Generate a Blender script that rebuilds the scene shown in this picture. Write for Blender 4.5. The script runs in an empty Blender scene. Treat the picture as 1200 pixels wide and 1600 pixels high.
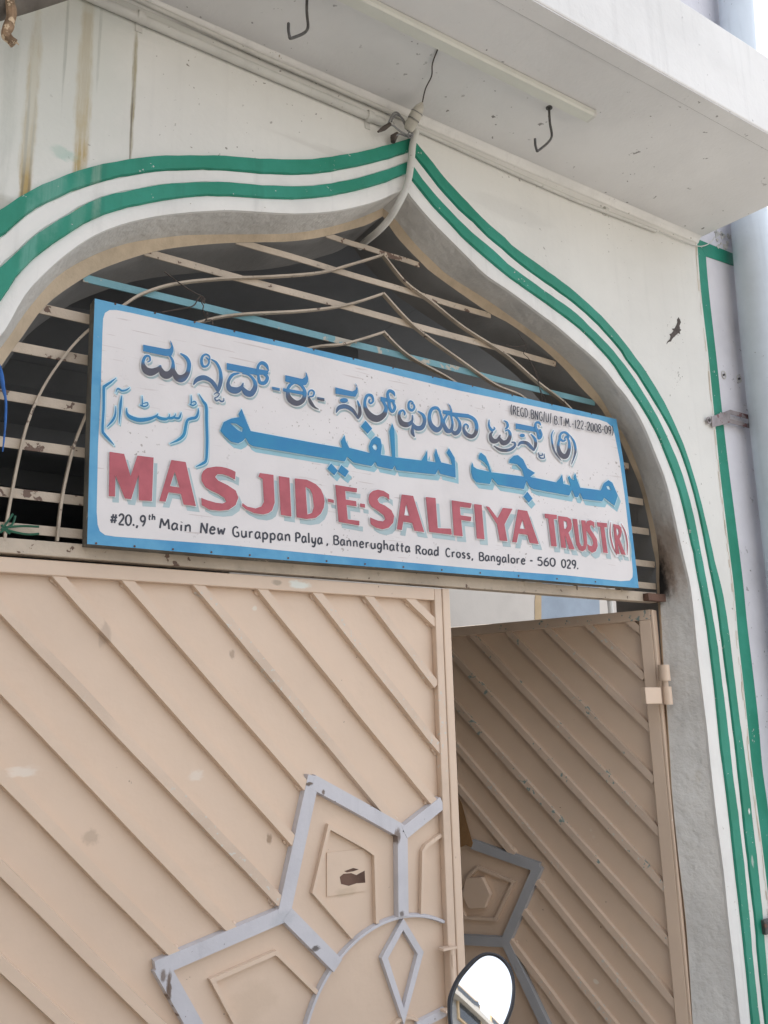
import bpy, bmesh, math, random
from mathutils import Vector, Matrix
from mathutils.geometry import tessellate_polygon
random.seed(7)
S = bpy.context.scene
COL = S.collection
# ------------------------------------------------------------------ camera
PPX, PPY, F = 600.0, 800.0, 1372.32
def _ray(px, py): return Vector((px-PPX, py-PPY, F))
_X = _ray(2715, 1070).normalized()
_Z = _ray(450, -5000).normalized(); _Z = (_Z - _X*_Z.dot(_X)).normalized()
_Y = _Z.cross(_X)
CAM = Vector((0, -2.6, 1.6))
def raydir(px, py):
    r = _ray(px, py); return Vector((_X.dot(r), _Y.dot(r), _Z.dot(r)))
def at(px, py, Y=0.0):
    d = raydir(px, py); return CAM + d*((Y-CAM.y)/d.y)
def atz(px, py, z):
    d = raydir(px, py); return CAM + d*((z-CAM.z)/d.z)
def atp(px, py, o, n):
    d = raydir(px, py); return CAM + d*((o-CAM).dot(n)/d.dot(n))
cam = bpy.data.cameras.new('camera'); camo = bpy.data.objects.new('camera', cam); COL.objects.link(camo)
rt = Vector((_X.x, _Y.x, _Z.x)); dn = Vector((_X.y, _Y.y, _Z.y)); fw = Vector((_X.z, _Y.z, _Z.z))
camo.matrix_world = Matrix(((rt.x, -dn.x, -fw.x, CAM.x), (rt.y, -dn.y, -fw.y, CAM.y), (rt.z, -dn.z, -fw.z, CAM.z), (0, 0, 0, 1)))
cam.sensor_width = 36; cam.lens = 36*F/1600; cam.clip_start = .05; cam.clip_end = 2000
S.camera = camo
# ------------------------------------------------------------------ light
SUN_EL, SUN_AZ = 58, 25          # azimuth clockwise from +y (the sun stands behind the building)
w = bpy.data.worlds.new('World'); S.world = w; w.use_nodes = True
sky = w.node_tree.nodes.new('ShaderNodeTexSky'); sky.sky_type = 'NISHITA'; sky.sun_disc = False
sky.sun_elevation = math.radians(SUN_EL); sky.sun_rotation = math.radians(SUN_AZ)
sky.air_density = 1.0; sky.dust_density = 4.0; sky.ozone_density = .6
bg = w.node_tree.nodes['Background']; bg.inputs['Strength'].default_value = 0.15
hz = w.node_tree.nodes.new('ShaderNodeMix'); hz.data_type = 'RGBA'; hz.inputs[0].default_value = .62; hz.inputs[7].default_value = (3.9, 3.95, 4.1, 1)   # thin bright overcast veil
w.node_tree.links.new(sky.outputs[0], hz.inputs[6]); w.node_tree.links.new(hz.outputs[2], bg.inputs['Color'])
sl = bpy.data.lights.new('sun', 'SUN'); so = bpy.data.objects.new('sun', sl); COL.objects.link(so)
sl.energy = 3.0; sl.angle = math.radians(.5); sl.color = (1, .95, .87)
sd = Vector((math.sin(math.radians(SUN_AZ))*math.cos(math.radians(SUN_EL)), math.cos(math.radians(SUN_AZ))*math.cos(math.radians(SUN_EL)), math.sin(math.radians(SUN_EL))))
so.rotation_euler = sd.to_track_quat('Z', 'Y').to_euler(); so.location = (0, 10, 30)
S.view_settings.view_transform = 'Standard'; S.view_settings.look = 'None'
S.view_settings.exposure = 1.62; S.view_settings.gamma = 1
# ------------------------------------------------------------------ materials
class NT:
    def __init__(s, name):
        s.m = bpy.data.materials.new(name); s.m.use_nodes = True; s.t = s.m.node_tree; s.N = s.t.nodes; s.L = s.t.links
        s.b = s.N['Principled BSDF']; s.geo = s.N.new('ShaderNodeNewGeometry'); s.pos = s.geo.outputs['Position']
    def link(s, a, sock):
        if hasattr(a, 'is_output'): s.L.new(a, sock)
        elif isinstance(a, (int, float)): sock.default_value = a
        else: sock.default_value = tuple(a) if len(a) == len(sock.default_value) else (*a, 1)
    def op(s, o, a, b=0.0, c=0.0, clamp=False):
        n = s.N.new('ShaderNodeMath'); n.operation = o; n.use_clamp = clamp
        for i, v in enumerate((a, b, c)): s.link(v, n.inputs[i])
        return n.outputs[0]
    def vop(s, o, a, b=(0, 0, 0), out=0):
        n = s.N.new('ShaderNodeVectorMath'); n.operation = o; s.link(a, n.inputs[0]); s.link(b, n.inputs[1]); return n.outputs[out]
    def noise(s, scale, detail=4, rough=.55, vec=None, stretch=None, off=(0, 0, 0)):
        v = vec or s.pos
        if stretch: v = s.vop('MULTIPLY', v, stretch)
        if off != (0, 0, 0): v = s.vop('ADD', v, off)
        n = s.N.new('ShaderNodeTexNoise'); s.L.new(v, n.inputs['Vector']); n.inputs['Scale'].default_value = scale
        n.inputs['Detail'].default_value = detail; n.inputs['Roughness'].default_value = rough; return n.outputs['Fac']
    def ramp(s, v, lo, hi):
        n = s.N.new('ShaderNodeMapRange'); n.interpolation_type = 'SMOOTHSTEP'; s.link(v, n.inputs[0])
        n.inputs[1].default_value = lo; n.inputs[2].default_value = hi; return n.outputs[0]
    def mix(s, f, a, b, mode='MIX'):
        n = s.N.new('ShaderNodeMix'); n.data_type = 'RGBA'; n.blend_type = mode; s.link(f, n.inputs[0]); s.link(a, n.inputs[6]); s.link(b, n.inputs[7]); return n.outputs[2]
    def bump(s, h, strength, dist=.004, prev=None):
        n = s.N.new('ShaderNodeBump'); s.L.new(h, n.inputs['Height']); n.inputs['Strength'].default_value = strength; n.inputs['Distance'].default_value = dist
        if prev: s.L.new(prev, n.inputs['Normal'])
        return n.outputs[0]
def mat(name, col, rough=.6, var=.12, vscale=2.5, bump=.3, bscale=90, chips=None, spots=(), streak=0, metal=0, spec=.4, specks=None, col2=None, bdist=.004, coarse=0, scratch=None):
    """painted / plastered surface: base colour, slow tone variation, chips of another colour, spots = (centre, radii, colour, strength)"""
    t = NT(name); c = col
    n1 = t.noise(vscale, 5, .6)
    dk = tuple(x*(1-var*2) for x in col) if col2 is None else col2
    c = t.mix(t.ramp(n1, .35, .72), col, dk)
    if streak:
        n = t.noise(3, 4, .6, stretch=(6, 6, .35)); c = t.mix(t.op('MULTIPLY', t.ramp(n, .52, .75), streak), c, tuple(x*.55 for x in col))
    if specks:
        sc, th, sccol = specks
        n = t.noise(sc, 2, .5); n2 = t.noise(2.3, 2, off=(3, 1, 7))
        c = t.mix(t.op('MULTIPLY', t.ramp(n, th, th+.03), t.ramp(n2, .45, .6)), c, sccol)
    if scratch:
        n = t.noise(1, 2, .5, stretch=(5, 1, 95)); n2 = t.noise(2.5, 2, off=(9, 1, 2))
        c = t.mix(t.op('MULTIPLY', t.op('MULTIPLY', t.ramp(n, .655, .68), t.ramp(n2, .42, .6)), .42), c, scratch)
        n = t.noise(1.6, 4, .6, off=(4, 4, 4)); c = t.mix(t.op('MULTIPLY', t.ramp(n, .56, .75), .35), c, (.52, .49, .47))
    for ctr, rad, sc, st in spots:
        v = t.vop('SUBTRACT', t.pos, ctr); v = t.vop('DIVIDE', v, rad); ln = t.vop('LENGTH', v, out=1)
        nn = t.noise(1.0, 5, .65, stretch=(1.2/rad[0], 1.2/max(rad[1], .05), 1.2/rad[2]) if rad[2] < 4*rad[0] else (.5/rad[0], 1, 2.2/rad[2]))
        d = t.op('ADD', ln, t.op('MULTIPLY', t.op('SUBTRACT', nn, .5), 1.5))
        mk = t.op('SUBTRACT', 1.0, t.ramp(d, .45, 1.05))
        if rad[2] > 4*rad[0]: mk = t.op('MULTIPLY', mk, t.op('ADD', .6, t.op('MULTIPLY', t.ramp(t.noise(1, 5, .7, stretch=(130, 1, 9), off=(ctr[0], 0, 0)), .32, .62), .5)))
        c = t.mix(t.op('MULTIPLY', mk, st), c, sc)
    nrm = None
    if chips:
        ccol, csc, th, amt = chips
        n = t.noise(csc, 5, .62); n2 = t.noise(csc*.13, 2, off=(5, 2, 1))
        mk = t.ramp(t.op('ADD', n, t.op('MULTIPLY', t.op('SUBTRACT', n2, .5), amt)), th, th+.012)
        c = t.mix(mk, c, ccol); nrm = t.bump(t.op('SUBTRACT', 1.0, mk), .5, .0015)
    h = t.noise(bscale, 4, .6)
    nrm = t.bump(h, bump, bdist, nrm)
    if coarse: nrm = t.bump(t.noise(14, 3, .5), coarse, .012, nrm)
    t.L.new(nrm, t.b.inputs['Normal'])
    t.link(c, t.b.inputs['Base Color'])
    rn = t.op('ADD', t.op('MULTIPLY', t.op('SUBTRACT', n1, .5), .25), rough); t.link(rn, t.b.inputs['Roughness'])
    t.b.inputs['Metallic'].default_value = metal; t.b.inputs['Specular IOR Level'].default_value = spec
    return t.m
def sp(px, py, Y, rx, rz, col, st, ry=.2):
    p = at(px, py, Y); return (tuple(p), (rx, ry, rz), col, st)
OCH, GRY = (.42, .29, .095), (.26, .27, .24)
wall_spots = [sp(48, 170, 0, .026, .42, OCH, 1), sp(38, 300, 0, .02, .22, OCH, 1), sp(133, 110, 0, .032, .62, OCH, 1), sp(104, 50, 0, .006, .35, GRY, .85), sp(157, 40, 0, .006, .3, GRY, .6),
              sp(209, 130, 0, .010, .36, (.3, .25, .13), .8), sp(100, 240, 0, .05, .03, (.15, .42, .34), .5), sp(15, 130, 0, .03, .5, (.4, .42, .38), .5), sp(52, 120, 0, .012, .3, (.62, .58, .48), .7), sp(40, 230, 0, .006, .3, (.2, .17, .12), .7), sp(48, 260, 0, .005, .3, (.2, .17, .12), .6), sp(136, 60, 0, .012, .4, (.42, .30, .14), .7), sp(205, 200, 0, .004, .3, (.16, .13, .1), .8), sp(205, 20, 0, .35, .10, (.55, .56, .52), .5), sp(60, 100, 0, .4, .5, (.60, .62, .57), .6), sp(560, 255, 0, .4, .03, (.52, .50, .46), .35), sp(800, 330, 0, .3, .06, (.60, .59, .56), .4),
              sp(20, 330, 0, .25, .05, (.35, .33, .27), .5), sp(850, 445, 0, .25, .04, (.5, .5, .48), .4)]
WHITE = (.74, .73, .69)
M = {}
M['wall'] = mat('white_plaster', WHITE, .8, .04, 1.6, .45, 45, specks=(46, .69, (.3, .28, .25)), spots=wall_spots, streak=.1, coarse=.12)
M['trimwhite'] = mat('white_trim_paint', (.78, .77, .74), .7, .06, 3, .25, 60, specks=(60, .72, (.3, .26, .2)), streak=.25, coarse=.1)
M['panel'] = mat('side_panel_paint', (.70, .69, .735), .75, .06, 3, .6, 40, specks=(40, .7, (.3, .29, .3)), coarse=.35)
M['green'] = mat('green_paint', (.012, .215, .135), .5, .10, 3.5, .3, 50, chips=((.5, .52, .48), 40, .70, .3), col2=(.028, .275, .195), coarse=.2, streak=.3, spots=[sp(80, 290, 0, .05, .25, (.16, .36, .29), .6), sp(150, 285, 0, .02, .2, (.22, .36, .28), .6), sp(45, 390, 0, .03, .25, (.14, .36, .29), .6), sp(120, 330, 0, .03, .2, (.12, .33, .25), .5), sp(1167, 1267, 0, .008, .016, (.7, .7, .66), 1), sp(1172, 1345, 0, .01, .03, (.5, .55, .5), .7)])
M['reveal'] = mat('grey_reveal_plaster', (.65, .635, .60), .85, .09, 2.5, 1.0, 22, bdist=.009, coarse=.7, streak=.2,
    spots=[sp(1038, 890, .14, .12, .20, (.10, .07, .05), .85, .10), sp(1056, 850, .1, .16, .30, (.33, .24, .18), .7), sp(1060, 780, .08, .14, .5, (.45, .37, .31), .4), sp(1078, 1240, .1, .02, .035, (.2, .15, .09), .7, .03), sp(1095, 1210, .06, .05, .06, (.33, .25, .14), .5, .04), sp(1034, 905, .15, .09, .17, (.012, .010, .009), 1, .09), sp(1030, 860, .16, .03, .14, (.03, .024, .02), .9, .05)])
M['tan'] = mat('tan_trim_plaster', (.58, .47, .34), .8, .12, 6, .5, 40, streak=.3, coarse=.35, chips=((.25, .2, .15), 30, .75, .2))
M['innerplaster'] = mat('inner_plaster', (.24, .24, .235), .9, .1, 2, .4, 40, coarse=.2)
M['soffit'] = mat('soffit_paint', (.72, .71, .70), .8, .06, 1.3, .3, 60, specks=(30, .70, (.25, .24, .23)), coarse=.1)
M['parapet'] = mat('parapet_paint', (.80, .79, .77), .75, .05, 2, .4, 40, specks=(40, .72, (.45, .44, .43)), streak=.2, coarse=.15)
M['gate'] = mat('beige_gate_paint', (.72, .56, .43), .36, .05, 1.1, .15, 25, chips=((.30, .21, .155), 34, .745, .3), specks=(11, .73, (.74, .66, .56)), bdist=.003, coarse=.16,
    spots=[sp(38, 1207, .17, .055, .02, (.80, .74, .66), .6), sp(310, 1212, .17, .03, .02, (.80, .74, .66), .5), sp(145, 1310, .17, .03, .028, (.46, .35, .26), .6), sp(425, 1312, .17, .012, .02, (.36, .25, .17), .9), sp(367, 1022, .17, .012, .02, (.42, .31, .23), .8),
           sp(165, 990, .17, .02, .05, (.45, .34, .26), .6), sp(465, 914, .17, .05, .02, (.74, .76, .70), .9), sp(432, 911, .17, .025, .012, (.40, .32, .24), .8), sp(60, 870, .17, .05, .012, (.5, .4, .31), .6), sp(545, 1395, .17, .06, .02, (.52, .40, .28), .5), sp(400, 1570, .17, .1, .07, (.60, .46, .34), .5)])
M['gateworn'] = mat('worn_beige_gate_paint', (.71, .555, .43), .40, .08, 3, .2, 60, chips=((.15, .10, .075), 60, .735, .35), specks=(60, .62, (.62, .58, .52)))
M['gategreen'] = mat('beige_paint_over_old_green', (.67, .525, .41), .45, .08, 3, .2, 60, chips=((.24, .31, .29), 34, .65, .5), specks=(60, .64, (.6, .57, .5)))
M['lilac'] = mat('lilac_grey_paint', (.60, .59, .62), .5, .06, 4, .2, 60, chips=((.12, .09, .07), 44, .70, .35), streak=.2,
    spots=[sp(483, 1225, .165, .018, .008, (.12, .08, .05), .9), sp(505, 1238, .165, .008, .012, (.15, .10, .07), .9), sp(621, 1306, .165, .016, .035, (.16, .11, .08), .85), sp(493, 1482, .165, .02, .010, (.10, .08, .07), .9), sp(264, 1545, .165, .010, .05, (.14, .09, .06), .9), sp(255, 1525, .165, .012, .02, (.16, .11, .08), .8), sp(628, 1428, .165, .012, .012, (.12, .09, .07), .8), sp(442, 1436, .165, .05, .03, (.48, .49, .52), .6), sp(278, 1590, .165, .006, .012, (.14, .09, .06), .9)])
M['lilac_shaded'] = mat('shade_darkened_lilac_paint', (.41, .42, .44), .5, .06, 4, .2, 60, chips=((.10, .075, .06), 44, .75, .3))  # right leaf's star: the lilac with its shade mixed into the colour
M['grille'] = mat('cream_grille_paint', (.56, .47, .37), .55, .14, 5, .4, 60, chips=((.15, .095, .07), 20, .65, .5), specks=(40, .66, (.25, .2, .16)))
M['grillerod'] = mat('weathered_grille_rod', (.50, .42, .33), .6, .15, 8, .3, 80, chips=((.14, .10, .08), 30, .66, .4))
M['grilleblue'] = mat('pale_blue_grille_paint', (.19, .39, .45), .55, .1, 5, .3, 60, chips=((.46, .43, .36), 9, .56, .5))
M['rust'] = mat('rusty_steel', (.16, .09, .065), .8, .25, 12, .5, 80)
M['darkwood'] = mat('weathered_dark_wood', (.17, .16, .135), .85, .25, 8, .6, 60, streak=.3, chips=((.34, .30, .24), 26, .66, .3))
M['signblue'] = mat('sign_blue_paint', (.12, .37, .58), .55, .10, 5, .15, 70, col2=(.06, .27, .50), chips=((.46, .55, .60), 46, .74, .2))
M['signwhite'] = mat('sign_white_paint', (.755, .72, .715), .6, .04, 2.5, .15, 60, specks=(70, .68, (.42, .38, .36)), scratch=(.40, .31, .29))
M['red'] = mat('sign_red_paint', (.47, .115, .14), .55, .10, 14, .12, 60, chips=((.62, .35, .36), 60, .745, .2))
M['teal'] = mat('sign_shadow_grey_teal', (.42, .535, .56), .6, .06, 8, .1, 60)
M['tealb'] = mat('sign_shadow_blue_teal', (.30, .52, .60), .6, .06, 8, .1, 60)
M['outline'] = mat('sign_outline_white', (.80, .82, .83), .6, .03, 8, .1, 60)
M['outlineb'] = mat('sign_outline_pale_blue', (.60, .79, .86), .6, .03, 8, .1, 60)
M['arabic'] = mat('sign_letter_blue', (.022, .20, .42), .5, .12, 6, .1, 60, col2=(.03, .25, .44))
M['ink'] = mat('sign_ink_grey', (.055, .058, .075), .6, .1, 12, .1, 60)
M['wire'] = mat('rusty_wire', (.09, .07, .06), .7, .2, 40, .2, 90)
M['cable'] = mat('grey_cable', (.22, .22, .22), .5, .1, 20, .1, 90)
M['hook'] = mat('dull_steel_hook', (.13, .125, .12), .5, .2, 30, .2, 90, metal=.4)
M['pvc'] = mat('dusty_white_pvc', (.60, .59, .55), .5, .06, 5, .15, 60, streak=.2, specks=(60, .7, (.3, .28, .25)))
M['batten'] = mat('cream_light_batten', (.66, .66, .60), .45, .05, 4, .1, 60)
M['drain'] = mat('blue_grey_drain_pipe', (.58, .64, .70), .4, .06, 3, .15, 50, streak=.2, specks=(40, .72, (.25, .27, .3)))
M['bracket'] = mat('stained_steel_bracket', (.34, .30, .30), .45, .15, 10, .2, 60, metal=.3, chips=((.2, .11, .11), 22, .52, .3))
M['branch'] = mat('dry_broken_wood', (.36, .24, .15), .85, .3, 20, .8, 40, chips=((.62, .48, .33), 26, .6, .4))
M['pole'] = mat('weathered_pole', (.16, .14, .12), .8, .2, 8, .4, 60)
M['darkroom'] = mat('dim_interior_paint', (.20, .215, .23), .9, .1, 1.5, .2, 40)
M['innerwall'] = mat('interior_white_paint', (.60, .56, .51), .8, .06, 2, .2, 50)
M['innerblue'] = mat('interior_blue_grey_paint', (.30, .36, .43), .6, .08, 3, .2, 50)
M['innertan'] = mat('interior_tan_edge', (.48, .36, .22), .7, .08, 3, .2, 50)
M['ceramic'] = mat('dirty_ceramic', (.52, .49, .42), .4, .15, 20, .2, 60)
M['bluestr'] = mat('blue_plastic_string', (.03, .14, .45), .4, .2, 20, .1, 60)
M['greenstr'] = mat('green_plastic_string', (.02, .12, .07), .4, .2, 20, .1, 60)
M['blackpl'] = mat('black_plastic', (.022, .022, .026), .42, .1, 10, .1, 80)
M['card'] = mat('brown_cardboard', (.30, .17, .075), .8, .15, 10, .2, 60)
M['concrete'] = mat('concrete_paving', (.40, .38, .35), .9, .15, .8, .5, 30, coarse=.3)
M['asphalt'] = mat('road_asphalt', (.09, .088, .085), .9, .15, 1, .5, 40)
M['redpaint'] = mat('motorcycle_red_paint', (.25, .02, .02), .25, .05, 3, .02, 30)
M['opp'] = mat('cream_facade_paint', (.60, .55, .46), .85, .08, .7, .3, 20, streak=.3)
M['dkglass'] = mat('dark_window_glass', (.03, .035, .04), .1, .05, 2, .02, 20)
_m = NT('mirror_glass'); _m.b.inputs['Base Color'].default_value = (.9, .92, .93, 1); _m.b.inputs['Metallic'].default_value = 1; _m.b.inputs['Roughness'].default_value = .02; M['mirror'] = _m.m
_m = NT('chrome'); _m.b.inputs['Base Color'].default_value = (.6, .6, .6, 1); _m.b.inputs['Metallic'].default_value = 1; _m.b.inputs['Roughness'].default_value = .2; M['chrome'] = _m.m
# ------------------------------------------------------------------ object helpers
def thing(name, label, cat, loc=(0, 0, 0), group=None):
    o = bpy.data.objects.new(name, None); COL.objects.link(o); o.location = loc; o.empty_display_size = .1
    o['label'] = label; o['category'] = cat
    if group: o['group'] = group
    return o
def tag(o, label, cat, group=None):
    o['label'] = label; o['category'] = cat
    if group: o['group'] = group
    return o
class MB:
    def __init__(s): s.v = []; s.f = []
    def add(s, vs, fs):
        b = len(s.v); s.v += [Vector(v) for v in vs]; s.f += [tuple(i+b for i in f) for f in fs]; return s
    def box(s, a, b):
        x0, y0, z0 = a; x1, y1, z1 = b
        return s.add([(x0, y0, z0), (x1, y0, z0), (x1, y1, z0), (x0, y1, z0), (x0, y0, z1), (x1, y0, z1), (x1, y1, z1), (x0, y1, z1)],
                     [(0, 3, 2, 1), (4, 5, 6, 7), (0, 1, 5, 4), (1, 2, 6, 5), (2, 3, 7, 6), (3, 0, 4, 7)])
    def prism(s, pts, d, bev=0):
        """closed 3-D outline pts extruded by vector d"""
        n = len(pts); pts = [Vector(p) for p in pts]; d = Vector(d)
        tri = tessellate_polygon([pts])
        s.add(pts+[p+d for p in pts], [tuple(t) for t in tri] + [tuple(i+n for i in reversed(t)) for t in tri] + [(i, (i+1) % n, (i+1) % n+n, i+n) for i in range(n)])
        return s
    def sheet(s, loops):
        allp = [Vector(p) for l in loops for p in l]
        tri = tessellate_polygon([[Vector(p) for p in l] for l in loops]); return s.add(allp, [tuple(t) for t in tri])
    def tube(s, pts, r, n=10, cap=True, flat=1.0):
        pts = [Vector(p) for p in pts]; m = len(pts); R = r if isinstance(r, (list, tuple)) else [r]*m
        up = None; vs = []
        for i, p in enumerate(pts):
            t = (pts[min(i+1, m-1)]-pts[max(i-1, 0)]).normalized()
            if up is None: up = t.orthogonal().normalized()
            up = (up - t*up.dot(t)).normalized(); bi = t.cross(up)
            vs += [p+(up*math.cos(2*math.pi*k/n)*flat+bi*math.sin(2*math.pi*k/n))*R[i] for k in range(n)]
        fs = [(i*n+k, i*n+(k+1) % n, (i+1)*n+(k+1) % n, (i+1)*n+k) for i in range(m-1) for k in range(n)]
        if cap: fs += [tuple(reversed(range(n))), tuple((m-1)*n+k for k in range(n))]
        return s.add(vs, fs)
    def bar(s, pts, nrm, wd, d, closed=False, taper=0.0):
        """flat bar running along pts: width wd in the plane, standing d off the plane along nrm (sides slope in by taper)"""
        pts = [Vector(p) for p in pts]; nrm = Vector(nrm).normalized(); m = len(pts); vs = []
        for i, p in enumerate(pts):
            if closed: a = pts[i-1]; b = pts[(i+1) % m]
            else: a = pts[max(i-1, 0)]; b = pts[min(i+1, m-1)]
            t1 = (p-a).normalized() if (p-a).length > 1e-9 else (b-p).normalized(); t2 = (b-p).normalized() if (b-p).length > 1e-9 else t1
            t = (t1+t2).normalized(); sd = t.cross(nrm).normalized(); k = 1/max(.45, t.dot(t1))
            for u, h in ((-.5, 0), (.5, 0), (.5-taper, d), (-.5+taper, d)): vs.append(p+sd*(wd*u*k)+nrm*h)
        fs = []
        for i in range(m if closed else m-1):
            a = i*4; b = ((i+1) % m)*4
            for k in range(4): fs.append((a+k, a+(k+1) % 4, b+(k+1) % 4, b+k))
        if not closed: fs += [(3, 2, 1, 0), tuple((m-1)*4+k for k in range(4))]
        return s.add(vs, fs)
    def loft(s, rings, closed=False):
        n = len(rings[0]); b0 = [p for r in rings for p in r]
        fs = [(i*n+k, i*n+(k+1) % n, (i+1)*n+(k+1) % n, (i+1)*n+k) for i in range(len(rings)-1) for k in range(n if closed else n-1)]
        return s.add(b0, fs)
    def build(s, name, m, parent=None, smooth=False, bevel=0, label=None, kind=None, loc=None, rec=True):
        o0 = Vector(parent.location) if parent else Vector((0, 0, 0))
        if parent and parent.parent: o0 = Vector(parent['_o'])
        if loc is not None and not parent: o0 = Vector(loc)
        me = bpy.data.meshes.new(name); me.from_pydata([v-o0 for v in s.v], [], s.f); me.update()
        if rec:
            bm = bmesh.new(); bm.from_mesh(me); bmesh.ops.recalc_face_normals(bm, faces=bm.faces); bm.to_mesh(me); bm.free()
        if smooth:
            for p in me.polygons: p.use_smooth = True
        o = bpy.data.objects.new(name, me); COL.objects.link(o); me.materials.append(M[m] if isinstance(m, str) else m)
        if parent: o.parent = parent; o['_o'] = tuple(o0)
        elif loc is not None: o.location = loc
        if bevel:
            md = o.modifiers.new('bevel', 'BEVEL'); md.width = bevel; md.segments = 2; md.limit_method = 'ANGLE'; md.angle_limit = math.radians(35)
            if smooth is False:
                for p in me.polygons: p.use_smooth = False
        if smooth == 'auto' or smooth is True:
            try: me.set_sharp_from_angle(angle=math.radians(40))
            except Exception: pass
        if label: o['label'] = label
        if kind: o['kind'] = kind
        return o
def cr(pts, k=6, closed=False):
    """Catmull-Rom through tuples of any length"""
    n = len(pts); out = []
    if n < 3 and not closed: 
        return [tuple(a+(b-a)*j/k for a, b in zip(pts[0], pts[1])) for j in range(k+1)]
    for i in range(n if closed else n-1):
        g = (lambda j: pts[j % n]) if closed else (lambda j: pts[min(max(j, 0), n-1)])
        p0, p1, p2, p3 = g(i-1), g(i), g(i+1), g(i+2)
        for j in range(k):
            t = j/k
            out.append(tuple(.5*((2*b)+(-a+c)*t+(2*a-5*b+4*c-d)*t*t+(-a+3*b-3*c+d)*t**3) for a, b, c, d in zip(p0, p1, p2, p3)))
    if not closed: out.append(tuple(pts[-1]))
    return out
def resample(P, n):
    P = [Vector(p) for p in P]; L = [0]
    for a, b in zip(P, P[1:]): L.append(L[-1]+(b-a).length)
    out = []; j = 0
    for i in range(n):
        t = L[-1]*i/(n-1)
        while j < len(P)-2 and L[j+1] < t: j += 1
        out.append(P[j].lerp(P[j+1], (t-L[j])/max(1e-9, L[j+1]-L[j])))
    return out
def blk(ox, oy, s):
    return lambda pts: [(ox+p[0]/s, oy+p[1]/s) + ((p[2]/s,) if len(p) > 2 else ()) for p in pts]
R1, R2, R3, R4, R5 = blk(580, 200, 5), blk(760, 330, 5), blk(920, 560, 5), blk(1000, 800, 4), blk(1000, 1200, 4)
# ------------------------------------------------------------------ setting
MB().add([(-400, -400, 0), (400, -400, 0), (400, 400, 0), (-400, 400, 0)], [(0, 1, 2, 3)]).build('ground', 'concrete', kind='structure')
MB().add([(-200, -9, .004), (200, -9, .004), (200, -3.6, .004), (-200, -3.6, .004)], [(0, 1, 2, 3)]).build('road', 'asphalt', kind='structure')
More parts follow.
